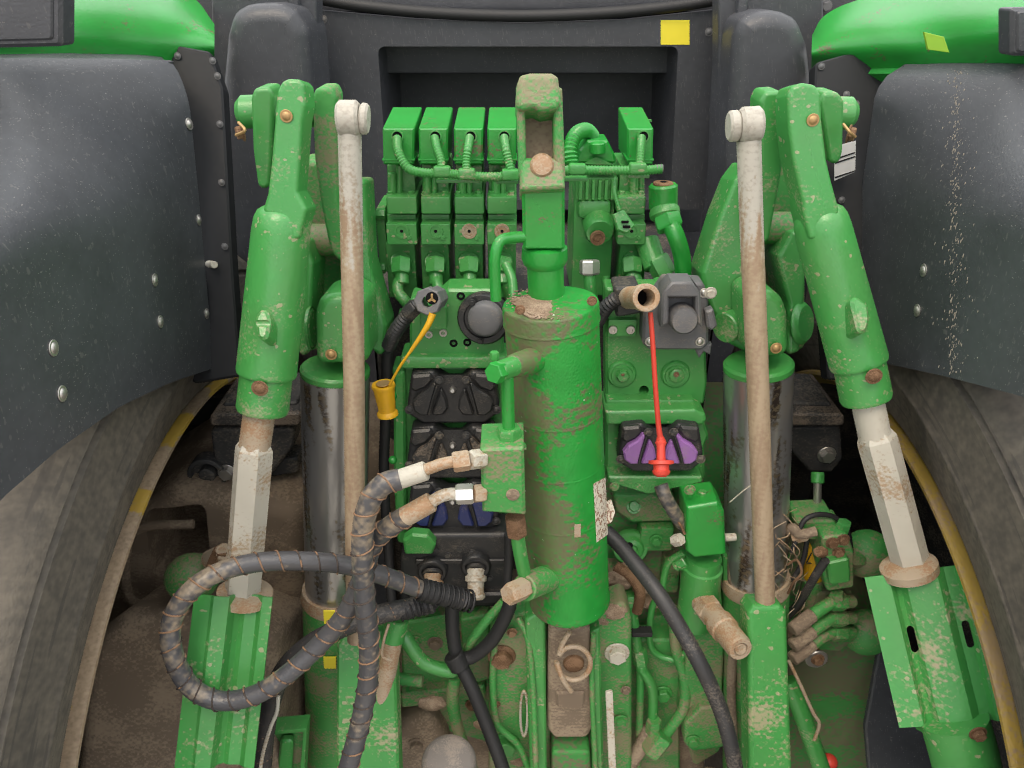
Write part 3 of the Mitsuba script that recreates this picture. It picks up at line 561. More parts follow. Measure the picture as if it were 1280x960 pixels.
lift_side(dict(D=1.1, s=1, arm='dusty green lift arm forked round the lift link, beside the dirt streaked fender extension', cyl='lift cylinder with dark chrome barrel beside the purple coupler lids',
    stay='pale stay rod going down into the square green post beside the pipe coupler', link='green lift link with slotted folded guard in front of the clean yellow rim', post='square green post carrying the foot of the stay rod',
    ear_out=[(1024, 128), (1030, 115), (1048, 115), (1056, 126), (1054, 190), (1044, 225), (1036, 200), (1030, 160)], ear_in=[(950, 128), (956, 115), (978, 114), (986, 124), (985, 170), (975, 230), (962, 300), (946, 330), (948, 220)],
    body=[(918, 226), (934, 205), (952, 210), (956, 300), (962, 440), (935, 442), (908, 428), (882, 368), (877, 342), (900, 270)], web=[(972, 320), (990, 290), (1004, 285), (1008, 330), (1006, 372), (1000, 440), (984, 446), (986, 380)], hollow=[(946, 190), (1008, 190), (1008, 440), (946, 440)], cb=((946, 285, 1.24), (1004, 285, 1.24)), disc=((996, 404, 1.17), (1008, 404, 1.16)),
    pin=((990, 140, 1.16), (1069, 142, 1.16)), cotter=(1060, 167, 1.10), boss=(918, 405, 1.16), head=[(934, 372), (948, 363), (968, 364), (980, 374), (986, 392), (987, 447), (934, 447)], hb=(970, 435, 1.073),
    axis=((948, 456, 1.12), (944, 725, 1.11)), r=43, eye=((952, 155, 1.06), (924, 157, 1.06), (910, 158, 1.06)), rod=((936, 175, 1.06), (940, 300, 1.045), (947, 470, 1.02), (952, 620, 1.0), (957, 770, .98)), rr=14.5,
    clevis=[(985, 120), (990, 108), (1004, 103), (1020, 106), (1027, 118), (1028, 150), (1034, 200), (1040, 226), (1050, 262), (1046, 300), (1012, 300), (1004, 266), (1003, 252), (991, 200), (986, 160)], nip=(1016, 150, 1.05),
    tube=((1028, 285, 1.055), (1074, 455, 1.01), (1083, 500, .998), (1084, 500, .998), (1094, 548, .985), (1095, 545, .985), (1139, 705, .94)), sr=(34, 35.5, 31), lug=(1076, 392, .962), lugo=[(1062, 372), (1072, 370), (1086, 380), (1088, 400), (1082, 424), (1074, 420), (1068, 395)],
    screw=(1092, 470, .963), ph=.2, fl=(1137, 712, .93), g0=(1150, 712, .925), g1=(1196, 902, .80), prof=[(-66, 8), (-38, 10), (-32, 1), (-26, -2), (-20, 8), (-4, 13), (16, 13), (26, 3), (38, 3), (42, 10), (68, 12)], slots=((-27, .45), (35, .45)),
    foot=[(1192, 898, .80), (1204, 940, .78), (1216, 990, .765)], postp=[(935, 766), (942, 757), (976, 757), (984, 765), (992, 1000), (937, 1000)], postD=(757, .965, 960, .88), pb=.008))

# ------------------------------------------------------------------ control valves
SV = 'row of green control valves under the cab panel'
VL = ('first control valve of the row, nearest the stay rod, its conduit curving out', 'second control valve of the row counted from the stay rod', 'third control valve of the row counted from the stay rod', 'fourth control valve of the row, partly behind the top link hook', 'single control valve standing apart beside the round port fitting')
for i, (x0, x1, b0, b1) in enumerate(((477, 519, 483, 521), (522, 561, 526, 563), (566, 605, 568, 605), (608, 647, 609, 646), (783, 818, 772, 807))):
    k = thing('control_valve', VL[i], 'control valve', SV); D = 1.25; cx = (b0 + b1) / 2; sx = (x0 + x1) / 2
    bm = pprism([(x0 + 1, 160), (x1 - 1, 160), (x1 - 2, 206), (x0 + 2, 206)], D, .12, .003, 2); zm = bm.vertices[:, 2].mean(); bm.vertices[:, 2] += (bm.vertices[:, 1] - D) * .11 * (bm.vertices[:, 2] > zm)
    q = part(k, 'solenoid_box', bm, 'paint_clean')
    part(q, 'seam', pbox(x0 + .5, 199, x1 - .5, 201, D - .0012, .05, .0005), 'paint_clean'); part(q, 'lid_screw', bolt(V(x1 - 6, 150, D + .05) + A([0, 0, -.002]), UZ, .003), 'paint_dusty')
    hx = sx + (3 if i else -1)
    part(q, 'cable_gland', lathe(V(hx, 170, D + .002), BACK, [(0, .0095), (.005, .0095), (.005, .0075), (-.02, .0075)], 20, close=False), 'paint_dusty')
    part(q, 'cable_hole', rod(V(hx, 170, D + .001), V(hx, 170, D - .0012), .0078), 'void')
    part(k, 'neck', pbox(b0 + 2, 206, b1 - 2, 250, D + .05, .10), 'paint_dusty'); part(k, 'neck_post', prod((sx + 1, 206, D + .04), (sx + 1, 246, D + .04), 4), 'paint_dusty')
    part(k, 'ledge', pbox(b0, 246, b1, 268, D + .012, .12, .003), 'paint_dusty')
    part(k, 'bonnet', rod(V(sx - 8, 244, D + .035), V(sx - 8, 216, D + .035), .007), 'paint_dusty'); part(k, 'drain_plug', bolt(V(cx + 9, 297, D + .005), BACK, .0035), 'paint_dusty')
    for t in (.15, .82): part(k, 'ledge_bolt', bolt(V(b0 + (b1 - b0) * t, 243, D + .03), UZ, .0055), 'paint_dusty')
    part(k, 'waist', pbox(b0 + 1, 268, b1 - 1, 285, D + .035, .12), 'paint_dusty')
    part(k, 'port_plate', pbox(b0, 280, b1, 306, D + .005, .12, .002), 'paint_dusty')
    part(k, 'port_ring', lathe(V(cx, 289, D + .005), BACK, [(0, .0125), (.002, .012), (.002, .0085), (.0006, .008), (.0006, .0025)], 24, close=False), 'paint_dusty' if i in (0, 1, 4) else 'steel_tan'); part(k, 'port_screw', rod(V(cx, 289, D + .006), V(cx, 289, D + .0035), .0026, n=12), 'void')
    part(k, 'body', pbox(b0 + 1, 304, b1 - 1, 372, D + .04, .14), 'paint_dusty')
    part(k, 'port_arch', lathe(V(cx, 330, D + .042), UPB, [(0, .0185), (.014, .018), (.016, .016)], 28), 'paint_dusty')
    part(k, 'port_nut', hexnut(V(cx, 324, D + .018), unit([0, -.66, -.75]), .0172, .026, phase=.52), 'paint_dusty')
    part(k, 'port_neck', rod(V(cx, 336, D + .012), V(cx + 1, 356, D - .004), .0115), 'paint_dusty')
    pp = ([(cx, 342, D + .01), (497, 362, D - .01), (508, 378, D - .02), (522, 392, D)], [(cx, 342, D + .01), (548, 360, D - .015), (558, 376, D - .015), (568, 392, D)], [(cx, 342, D + .01), (588, 362, D), (594, 385, D)], [(cx, 340, D + .01), (632, 352, D), (638, 372, D)], [(cx, 340, D + .01), (796, 350, D), (802, 372, D)])[i]
    part(k, 'pipe', ptube(pp, 7), 'paint_dusty')
part('control_valve', 'end_plate', pbox(472, 262, 483, 340, 1.30, .10), 'paint_dusty')
for y in (268, 335): part('control_valve', 'tie_bolt', prod((470, y, 1.30), (482, y, 1.30), 7, n=6), 'paint_dusty')
h = thing('wiring_conduit', 'green painted corrugated conduit looping between the solenoid boxes', 'conduit')
part(h, 'main_run', corrugated([(496, 172, 1.245), (498, 190, 1.22), (510, 210, 1.205), (530, 216, 1.2), (560, 217, 1.2), (590, 220, 1.2), (620, 221, 1.2), (660, 218, 1.2), (705, 213, 1.2), (760, 213, 1.2), (800, 213, 1.2), (828, 211, 1.2)], 5.6), 'paint_dusty')
for l in ([(543, 171, 1.245), (546, 185, 1.225), (551, 200, 1.21), (552, 214, 1.2)], [(587, 171, 1.245), (585, 185, 1.22), (583, 200, 1.21), (583, 216, 1.2)], [(630, 171, 1.245), (632, 185, 1.22), (636, 202, 1.21), (640, 218, 1.2)], [(802, 171, 1.245), (801, 185, 1.225), (800, 200, 1.21), (798, 212, 1.2)]):
    part(h, 'branch', corrugated(l, 5.2), 'paint_dusty')
for x, y in ((552, 216), (583, 219), (638, 220), (798, 212), (722, 213)): part(h, 'tee', pbox(x - 11, y - 7, x + 11, y + 6, 1.192, .018, .004), 'paint_dusty')
for x0, x1, y in ((545, 600, 227), (620, 648, 228), (704, 735, 225), (785, 812, 221)): part(h, 'clip_strip', pbox(x0, y - 2, x1, y + 2, 1.21, .02, .001), 'paint_dusty')
part(h, 'end_tip', prod((820, 211, 1.2), (829, 210, 1.2), 5), 'grey_plastic')

k = thing('valve_carrier', 'ribbed green centre block of the valve row with a round knob, beside the hook', 'valve carrier'); D = 1.27
part(k, 'body', pbox(716, 238, 766, 370, D + .03, .14, .004), 'paint_plain'); part(k, 'rib_block', pbox(720, 222, 772, 250, D + .02, .1), 'paint_plain')
for i in range(6): part(k, 'rib', pbox(724 + i * 8, 226, 728 + i * 8, 250, D + .008, .02, .001), 'paint_plain')
part(k, 'top_plate', pprism([(724, 188), (734, 176), (760, 176), (768, 192), (770, 204), (720, 204)], D + .01, .06, .003, 2), 'paint_clean'); part(k, 'knob', rod(V(747, 192, D - .002), V(747, 178, D - .002), .012), 'paint_clean')
part(k, 'gusset', hull(pts3([(728, 205, D), (745, 196, D), (768, 206, D), (728, 210, D + .03), (768, 210, D + .03)])), 'paint_plain')
part(k, 'boss', lathe(V(747, 275, D + .03), unit([0, -.9, -.25]), [(0, .026), (.035, .024), (.04, .021)], 32), 'paint_plain')
part(k, 'boss_plug', lathe(V(747, 297, D - .012), unit([0, -.9, -.1]), [(0, .0125), (.004, .012), (.004, .008), (-.002, .007)], 24), 'rusty')
q = part(k, 'shoulder', pbox(722, 250, 765, 275, D + .012, .1, .01), 'paint_dusty')
part(k, 'loop', corrugated([(714, 205, D - .03), (713, 185, D - .02), (720, 168, D), (733, 163, D + .03), (742, 172, D + .05)], 9, .006), 'paint_clean')
part(k, 'silver_nut', phex((737, 325, D - .04), (737, 343, D - .045), 13, .3), 'bright_nut', 20, label='unpainted silver hex nut'); part(k, 'pipe', ptube([(737, 342, D - .045), (738, 360, D - .05), (742, 385, D - .05)], 8), 'paint_dusty')
part(k, 'pipe', ptube([(757, 345, D - .01), (758, 370, D - .02), (760, 395, D - .02)], 5), 'paint_plain')
k = thing('plug_connector', 'small green two slot connector hanging on a wire in front of the single valve', 'connector')
part(k, 'wire', ptube([(770, 222, 1.22), (768, 240, 1.21), (774, 262, 1.205)], 2.5, n=8), 'paint_dusty'); part(k, 'shell', oprism([(766, 268), (780, 262), (794, 282), (784, 292), (772, 288)], (262, 1.21, 290, 1.2), .02, .002, 2), 'paint_dusty')
for y, x in ((278, 782), (284, 784)): part(k, 'slot', pbox(x - 5, y - 1.5, x + 4, y + 1.2, 1.198, .004, .0004), 'void')
k = thing('port_fitting', 'round green port fitting with brown plug top and bent pipe beside the single control valve', 'pipe fitting'); D = 1.25
part(k, 'cup', rod(V(829, 230, D), V(829, 262, D), .0225, b=.003), 'paint_clean'); part(k, 'plug', rod(V(829, 230, D) + A([0, 0, -.002]), V(829, 230, D) + A([0, 0, .003]), .016), 'rusty'); part(k, 'plug_socket', rod(V(829, 230, D) + A([0, 0, .002]), V(829, 230, D) + A([0, 0, .0042]), .005, n=6, b=0), 'void')
part(k, 'collar', lathe(V(830, 262, D - .005), unit([.15, -.55, -.8]), [(-.005, .02), (.002, .024), (.010, .024), (.014, .02)], 28), 'paint_plain'); part(k, 'nut', hexnut(V(833, 270, D - .015), unit([.25, -.55, -.75]), .0225, .022), 'paint_clean')
part(k, 'pipe', ptube([(838, 280, D - .03), (846, 298, D - .04), (853, 325, D - .035), (854, 365, D - .02)], 11), 'paint_clean')
part(k, 'side_port', prod((808, 300, D + .03), (820, 335, D), 15), 'paint_plain'); part(k, 'side_nut', phex((820, 322, D), (832, 345, D - .01), 15), 'paint_plain')
part(k, 'lower_nut', phex((826, 335, D), (833, 352, D - .01), 10), 'rusty')

# ------------------------------------------------------------------ top link
k = thing('top_link', 'hydraulic top link: hooked arm over a bright green mud stained cylinder standing in the middle', 'top link'); D = 1.0
part(k, 'hook_tip', oprism([(646, 104), (650, 93), (662, 90), (690, 90), (698, 95), (702, 128), (696, 137), (676, 140), (668, 135), (648, 138), (644, 128)], (90, 1.01, 138, .995), .07, .008, 5), 'paint_muddy')
for pl in ([(645, 110), (656, 110), (658, 205), (652, 228), (648, 222)], [(692, 110), (703, 110), (707, 222), (702, 228), (692, 205)]): part(k, 'hook_cheek', oprism(pl, (100, 1.01, 225, 1.0), .07, .005, 3), 'paint_muddy')
part(k, 'hook_throat', oprism([(652, 120), (700, 120), (700, 215), (652, 215)], (120, 1.06, 210, 1.03), .03, .002), 'mud')
part(k, 'latch_pin', lathe(V(677, 209, 1.01), unit([0, -.9, .35]), [(0, .0155), (.012, .015), (.016, .012), (.017, .004)], 28), 'steel_tan')
part(k, 'latch_seat', oprism([(650, 196), (704, 196), (707, 236), (650, 238)], (196, 1.005, 238, .985), .05, .006, 4), 'paint_muddy')
part(k, 'square_bar', oprism([(652, 224), (706, 224), (706, 312), (654, 312)], (224, 1.0, 312, 1.0), .055, .004, 2), 'paint_clean')
part(k, 'collar', lathe(V(681, 306, 1.027), [0, 0, -1], [(0, .024), (.003, .030), (.018, .031), (.026, .028), (.03, .024)], 36), 'paint_clean'); part(k, 'piston_rod', rod(V(681, 318, 1.027), V(684, 392, 1.027), .0245), 'paint_clean')
top, bot = V(688, 380, 1.0), V(712, 750, 1.0); ax = bot - top; L = np.linalg.norm(ax); r = .0650
prof = [(-.004, .04), (-.002, r * .97), (.001, r * 1.0), (.02, r), (.0215, r * 1.012), (.024, r * 1.012), (.0255, r * .985)]
for f_ in (.31, .475, .65): prof += [(L * f_ - .0025, r * .985), (L * f_ - .0012, r * .998), (L * f_ + .0012, r * .998), (L * f_ + .0025, r * .985)]
prof += [(L - .016, r * .985), (L - .013, r * 1.005), (L - .003, r * 1.005), (L, r * .97), (L + .002, r * .7)]
part(k, 'barrel', lathe(top, ax, prof, 64), 'paint_top_link')
u = unit(ax); dirt = []
rad = np.linspace(0, 1, 9); film = []
for i in range(41):
    a_ = i / 40 * 2 * math.pi; e_ = .80 + .16 * math.sin(a_ * 3 + 1) * math.sin(a_ * 2) + rng.uniform(-.03, .03) if i < 40 else None
    film.append([top + A([r * t * (e_ or .88) * math.cos(a_), r * t * (e_ or .88) * math.sin(a_), .0022 + .0018 * (1 - t ** 6) + rng.uniform(-.0003, .0003)]) for t in rad])
film[-1] = film[0]; dirt = [sheet(film, .002)]
for i in range(420):
    a_ = rng.uniform(0, 6.28); rr_ = r * math.sqrt(rng.random()) * .95; dirt.append(ball(top + A([rr_ * math.cos(a_), rr_ * math.sin(a_), .0036]), rng.uniform(.0005, .0019) * (1 + (rng.random() < .05)), (1, 1, .6), 1))
q = part(k, 'dirt', cat(dirt), 'dry_dirt', True); labels[q] = {'kind': 'stuff', 'label': 'dry dirt lying on the end of the cylinder'}
for x, y in ((650, 387), (740, 376)): part(k, 'end_screw', bolt(V(x, y, .945 if x < 700 else .97), BACK, .005), 'rusty')
part(k, 'tail_stub', pprism([(702, 766), (728, 766), (725, 785), (716, 790), (706, 786)], .985, .03, .004, 3), 'paint_top_link')
part(k, 'upper_boss', prod((672, 448, .955), (640, 458, .905), 17, 15), 'paint_top_link'); part(k, 'upper_elbow', prod((646, 456, .912), (622, 465, .88), 13), 'paint_dusty'); part(k, 'upper_plug', phex((626, 464, .885), (616, 467, .872), 14), 'paint_clean')
part(k, 'bleed_screw', phex((618, 450, .90), (618, 440, .90), 6), 'paint_dusty'); part(k, 'feed_pipe', prod((634, 470, .895), (636, 540, .895), 8), 'paint_clean'); part(k, 'feed_nut', phex((636, 534, .895), (637, 556, .895), 16, .2), 'paint_dusty')
q = part(k, 'check_block', pprism([(600, 562), (655, 560), (657, 645), (603, 641)], .865, .065, .004, 2), 'paint_muddy'); part(q, 'plug', lathe(V(641, 618, .865), BACK, [(0, .009), (.002, .0085), (.0025, .006)], 24), 'mud')
part(q, 'block_top', hull(pts3([(606, 557, .90), (658, 556, .90), (652, 548, .92), (612, 548, .92), (606, 562, .90), (658, 562, .90)])), 'paint_dusty')
part(k, 'return_nut', phex((644, 645, .90), (646, 668, .90), 14, .4), 'rusty'); part(k, 'return_pipe', ptube([(646, 664, .90), (650, 690, .905), (655, 715, .915)], 9), 'paint_dusty')
part(k, 'lower_boss', prod((685, 722, .95), (655, 735, .90), 17), 'paint_muddy'); part(k, 'lower_plug', phex((657, 734, .90), (634, 744, .875), 14), 'steel_tan')
part(k, 'bleed_pipe', ptube([(662, 296, 1.01), (640, 297, 1.0), (625, 302, .99), (619, 320, .985), (619, 350, .985), (620, 375, .985)], 7), 'paint_clean')
def on_barrel(x, y, lift=.0006):
    d = unit(V(x, y, 1) - EYE); t = 0; a0 = V(692, 500, 1.0)
    o = EYE - top; dd = d - (d @ u) * u; oo = o - (o @ u) * u; rr_ = r * .985 + lift
    A_, B_, C_ = dd @ dd, 2 * dd @ oo, oo @ oo - rr_ ** 2; disc = max(B_*B_ - 4*A_*C_, 0); return EYE + d * (-B_ - math.sqrt(disc)) / (2 * A_)
def wrap(quad, lift, nn=8):
    rows = []
    for t in np.linspace(0, 1, nn):
        a_ = A(quad[0]) + (A(quad[3]) - A(quad[0])) * t; b_ = A(quad[1]) + (A(quad[2]) - A(quad[1])) * t
        rows.append([on_barrel(*(a_ + (b_ - a_) * s), lift) for s in np.linspace(0, 1, nn)])
    return sheet(rows, .0006)
part(k, 'decal', wrap([(742, 605), (757, 597), (760, 668), (746, 678)], .0012), 'decal', 60, label='worn white decal with brown scuffs'); part(k, 'rivet_mark', wrap([(718, 656), (726, 655), (726, 671), (718, 672)], .001, 5), 'steel_tan', 60)
part(k, 'torn_label', oprism([(757, 628), (764, 624), (769, 640), (765, 652), (758, 657)], (622, 1.0, 660, .99), .002, .0003, 2), 'decal')

# ------------------------------------------------------------------ left bracket, socket, yellow cap, round sensor
k = thing('coupler_bracket', 'green bracket plate holding the stack of black lidded couplers', 'bracket'); D = 1.16
part(k, 'top_plate', pprism([(512, 372), (540, 380), (560, 362), (625, 362), (630, 445), (512, 445)], D, .05, .004, 4), 'paint_dusty')
part(k, 'lintel', pbox(500, 446, 640, 462, D - .015, .06, .006), 'paint_dusty'); part(k, 'frame', pbox(498, 460, 640, 680, D + .012, .05, .004), 'paint_plain')
for pl in ([(492, 470), (506, 462), (508, 680), (497, 680), (492, 600)],): part(k, 'side_rail', pprism(pl, D - .005, .05, .004, 4), 'paint_dusty')
for x, y in ((536, 418), (554, 416), (576, 370), (567, 429), (584, 428)): part(k, 'hole' if y != 418 and y != 416 else 'screw', lathe(V(x, y, D), BACK, [(0, .0065), (.002, .006), (.002, .0035), (-.001, .003)], 20), 'zinc' if y in (418, 416) else 'void')
for y in (495, 575, 648): part(k, 'knob', ball(V(491, y, D - .03), .007), 'paint_clean', True)
k = thing('power_socket', 'round grey three pin power socket with brass contacts above the yellow cap', 'socket')
part(k, 'barrel', lathe(V(541, 374, 1.11), unit([-.1, -.9, .25]), [(-.03, .018), (.012, .018), (.016, .0205), (.036, .0205), (.038, .0185), (.038, .0085), (.03, .0085)], 8, close=False), 'grey_plastic', 25)
part(k, 'core', rod(V(541, 373, 1.095), V(540, 372.5, 1.072), .009), 'void')
for a_ in (1.57, 3.7, 5.6): part(k, 'contact', box(V(540 + 3 * math.cos(a_), 373 - 3 * math.sin(a_), 1.073), (.006, .008, .003), trimesh.transformations.rotation_matrix(-a_, [0, 1, 0])[:3, :3].T, .0005), 'brass')
part(k, 'mount_plate', pbox(525, 384, 558, 412, 1.135, .02), 'paint_plain')
part(k, 'cable', corrugated([(523, 380, 1.12), (508, 396, 1.12), (494, 415, 1.13), (486, 432, 1.15)], 9, .006), 'black_plastic'); part(k, 'cable_nut', phex((520, 382, 1.115), (508, 394, 1.115), 11), 'black_plastic')
k = thing('yellow_dust_cap', 'yellow plastic dust cap hanging on its strap below the power socket', 'dust cap')
part(k, 'cup', lathe(V(479, 480, 1.09), unit([.06, 0, -1]), [(.002, .010), (0, .0175), (.004, .0185), (.008, .0165), (.046, .013), (.05, .0165), (.054, .0165), (.056, .010)], 32), 'yellow'); part(k, 'bore', rod(V(479, 479.5, 1.09), V(479, 480, 1.09) + A([0, 0, .0015]), .011), 'brass')
s_ = spline(pts3([(541, 392, 1.07), (534, 408, 1.065), (516, 435, 1.065), (500, 458, 1.07), (487, 481, 1.08)]), 10)
part(k, 'strap', sweep(s_, np.interp(np.linspace(0, 1, len(s_)), [0, .25, .6, 1], [.0055, .0045, .0022, .0022]), 10), 'yellow')
k = thing('round_sensor', 'grey domed sensor on a black ring, half hidden behind the top link cylinder', 'sensor'); D = 1.13
part(k, 'ring', lathe(V(606, 396, D + .02), unit([-.2, -1, .1]), [(0, .041), (.012, .041), (.016, .038), (.016, .030), (.012, .029), (.012, .02)], 40), 'black_plastic'); part(k, 'dome', lathe(V(609, 396, D + .008), unit([-.2, -1, .1]), [(0, .0275), (.014, .0272), (.019, .0255), (.022, .022), (.0235, .012), (.024, .002)], 40), 'grey_plastic', 60)
for x, y in ((590, 378), (588, 408), (600, 426)): part(k, 'screw', bolt(V(x, y, D), BACK, .004), 'black_plastic')

# ------------------------------------------------------------------ lidded couplers
def coupler(cx, cy, D, lid, label, sc=1.0, name='hydraulic_coupler'):
    k = thing(name, label, 'coupler', 'lidded hydraulic couplers')
    Q = lambda l: [(cx + x * sc, cy + y * sc) for x, y in l]
    part(k, 'base', pprism(Q([(-52, -30), (-24, -33), (-17, -26), (-6, -20), (10, -20), (18, -27), (24, -33), (52, -30), (58, 8), (57, 20), (40, 33), (-38, 33), (-58, 20), (-57, 8)]), D, .03, .006, 5), 'black_plastic')
    for s in (-1, 1):
        M = lambda l: Q([(s * x, y) for x, y in l])
        part(k, 'hood', pprism(M([(52, -27), (28, -29), (24, -22), (33, -12), (48, -6), (54, -12)]), D - .006, .02, .004, 3), 'black_plastic')
        q = part(k, 'lid', pprism(M([(20, -19), (24, -17), (32, -9), (44, -2), (51, 7), (49, 17), (41, 23), (31, 23)]), D - .013, .012, .003, 2), lid); part(q, 'grip', ptube([(*M([(19, -16)])[0], D - .012), (*M([(25, 2)])[0], D - .013), (*M([(30, 22)])[0], D - .012)], 1.5, n=8), 'black_plastic')
        part(k, 'half_lid', pprism(M([(16, -14), (8, 2), (6, 14), (12, 22), (27, 23), (17, -6)]), D - .008, .012, .003, 2), lid)
        part(k, 'screw', bolt(V(*M([(17, -22)])[0], D - .006), BACK, .0055), 'cast_dark'); part(k, 'corner_bolt', bolt(V(*M([(54, 15)])[0], D - .001), BACK, .006, dome=True), 'cast_dark')
    part(k, 'latch', lathe(V(cx, cy - 10 * sc, D - .002), unit([0, -.8, .2]), [(-.008, .006), (.008, .005), (.01, .003)], 12), 'zinc')
    return k
coupler(566, 497, 1.14, 'black_plastic', 'topmost black lidded coupler of the stack, clean and fully in view')
coupler(566, 566, 1.13, 'black_dusty', 'middle brown dusted coupler of the stack behind the upper hose fitting')
coupler(566, 636, 1.12, 'blue', 'lower coupler of the stack with dark blue lids')
coupler(826, 560, 1.10, 'purple', 'coupler with purple lids behind the red plug', .92)
k = thing('lower_coupler_block', 'black block with two tan coupler nipples below the blue lids', 'coupler block'); D = 1.10
part(k, 'block', pprism([(512, 668), (640, 668), (640, 760), (500, 760), (500, 700)], D, .06, .008, 6), 'black_plastic'); part(k, 'rib', pprism([(520, 700), (630, 700), (632, 706), (518, 706)], D - .006, .012, .002), 'black_plastic'); part(k, 'lower_lip', pprism([(508, 742), (636, 742), (632, 756), (512, 756)], D - .012, .02, .004, 3), 'black_plastic')
part(k, 'green_lid', pprism([(503, 676), (515, 668), (535, 670), (545, 682), (540, 694), (506, 694)], D - .02, .02, .004, 3), 'paint_plain')
for x, y in ((545, 686), (590, 690), (560, 694), (612, 722), (575, 686)): part(k, 'screw', bolt(V(x, y, D), BACK, .005), 'cast_dark')
for (x, y), m in (((541, 718), 'steel_tan'), ((595, 712), 'plated')):
    part(k, 'nipple_seat', lathe(V(x, y - 2, D), unit([0, -.7, -.3]), [(0, .019), (.006, .0185), (.006, .015)], 28), 'cast_dark')
    part(k, 'nipple', lathe(V(x, y - 2, D), unit([0, -.62, -.78]), [(0, .0165), (.012, .0165), (.014, .019), (.022, .019), (.024, .0145), (.042, .0145), (.044, .0165), (.05, .0165), (.054, .0125)], 28), m)
    part(k, 'shroud', lathe(V(x, y - 8, D), BACK, [(0, .027), (.010, .026), (.013, .023), (.013, .019), (.004, .018)], 32), 'black_plastic')

# ------------------------------------------------------------------ right bracket, seven pin socket, steel port, plugs
k = thing('right_bracket', 'green plate with two round caps carrying the grey trailer socket', 'bracket'); D = 1.16
part(k, 'plate', sub(pprism([(757, 360), (880, 360), (884, 480), (880, 506), (757, 506)], D, .04, .004, 4), rod(V(805, 488, D - .02), V(805, 488, D + .06), .0078, b=0)), 'paint_plain'); part(k, 'hole_back', pbox(794, 476, 816, 502, D + .038, .004), 'void')
part(k, 'lintel', pprism([(756, 514), (870, 512), (882, 518), (884, 526), (878, 532), (757, 532)], D - .045, .07, .006, 3), 'paint_dusty'); part(k, 'step', pbox(757, 500, 868, 514, D - .02, .05, .004), 'paint_dusty')
part(k, 'frame', pprism([(757, 528), (880, 526), (886, 545), (880, 560), (882, 600), (757, 600)], D - .02, .05, .004, 4), 'paint_dusty'); part(k, 'sill', pprism([(760, 596), (878, 596), (878, 604), (815, 606), (815, 618), (806, 618), (804, 606), (760, 604)], D - .05, .08, .003, 2), 'paint_dusty')
for x, m in ((777, 'paint_plain'), (844, 'paint_dusty')):
    q = part(k, 'round_cap', lathe(V(x, 467, D), BACK, [(0, .0235), (.003, .0235), (.006, .021), (.006, .018), (.009, .017)], 36), 'paint_plain')
    part(q, 'stud', lathe(V(x + 1, 468, D - .008), BACK, [(0, .0125), (.006, .0118), (.008, .0095)] if x > 800 else [(0, .011), (.008, .011), (.01, .009)], 24 if x > 800 else 6), 'paint_dusty'); part(q, 'stud_hole', rod(V(x + 1.5, 468, D - .0155), V(x + 1.5, 468, D - .0185), .0045 if x > 800 else .003, n=14), 'rusty')
for x in (766, 788): part(k, 'screw', lathe(V(x, 412, D - .014), BACK, [(0, .007), (.003, .0065), (.003, .0035), (.001, .003)], 20), 'zinc')
part(k, 'tab', pbox(760, 400, 796, 421, D - .012, .02), 'paint_plain')
k = thing('trailer_socket', 'grey plastic seven pin trailer socket with a round hinged cover', 'socket'); D = 1.12
part(k, 'flange', pprism([(804, 392), (832, 352), (880, 354), (886, 372), (886, 430), (878, 438), (812, 438), (803, 430)], D, .035, .004, 5), 'grey_plastic')
part(k, 'housing', pprism([(826, 410), (828, 366), (840, 353), (866, 353), (876, 366), (878, 410), (870, 404), (870, 372), (836, 372), (836, 404)], D - .03, .04, .003), 'grey_plastic')
part(k, 'cover', lathe(V(851, 395, D - .005), unit([0, -1, .12]), [(0, .0215), (.026, .0205), (.030, .018), (.031, .004)], 36), 'grey_plastic'); part(k, 'hinge', pbox(834, 358, 868, 374, D - .022, .02, .004), 'black_plastic'); part(k, 'lever', pprism([(882, 390), (892, 386), (897, 408), (890, 414), (884, 410)], D - .02, .016, .003, 2), 'grey_plastic')
part(k, 'side_bolt', bolt(V(888, 366, D - .002), BACK, .007), 'plated')
part(k, 'hook_tab', pprism([(868, 436), (890, 430), (888, 444), (880, 440), (874, 448)], D + .01, .012, .002), 'grey_plastic')
for x, y in ((812, 427), (875, 427), (880, 366)): part(k, 'screw', bolt(V(x, y, D), BACK, .0055, dome=True), 'zinc')
k = thing('steel_port', 'open rusty steel pipe port pointing backwards above the red strap', 'pipe port'); D = 1.1
p0 = V(788, 372, 1.13); p1 = V(808, 372, 1.045); L = np.linalg.norm(p1 - p0)
part(k, 'tube', lathe(p0, p1 - p0, [(-.03, .017), (L - .02, .017), (L - .018, .0195), (L, .0195), (L + .001, .0175), (L, .0125), (L - .05, .012)], 36, close=False), 'steel_tan'); part(k, 'bore', rod(p0 + (p1 - p0) * .5, p0 + (p1 - p0) * .55, .0122), 'void')
part(k, 'body', pprism([(768, 360), (800, 358), (802, 392), (770, 398)], 1.135, .05, .004, 4), 'cast_dark'); part(k, 'cable', corrugated([(772, 372, 1.13), (758, 384, 1.14), (748, 400, 1.16)], 9, .006), 'black_plastic')
k = thing('red_dust_plug', 'red rubber dust plug hanging on its long strap in front of the purple lids', 'dust plug')
s_ = spline(pts3([(813, 391, 1.06), (816, 430, 1.055), (819, 480, 1.05), (823, 530, 1.05), (826, 552, 1.05)]), 10); part(k, 'strap', sweep(s_, np.interp(np.linspace(0, 1, len(s_)), [0, .7, .9, 1], [.0035, .004, .0045, .008]), 10), 'red')
part(k, 'plug', lathe(V(826, 550, 1.05), unit([0, -.52, -.85]), [(0, .006), (.004, .009), (.010, .0065), (.030, .0068), (.031, .019), (.036, .0195), (.038, .012), (.046, .012), (.047, .014), (.052, .0125), (.056, .007)], 28), 'red')

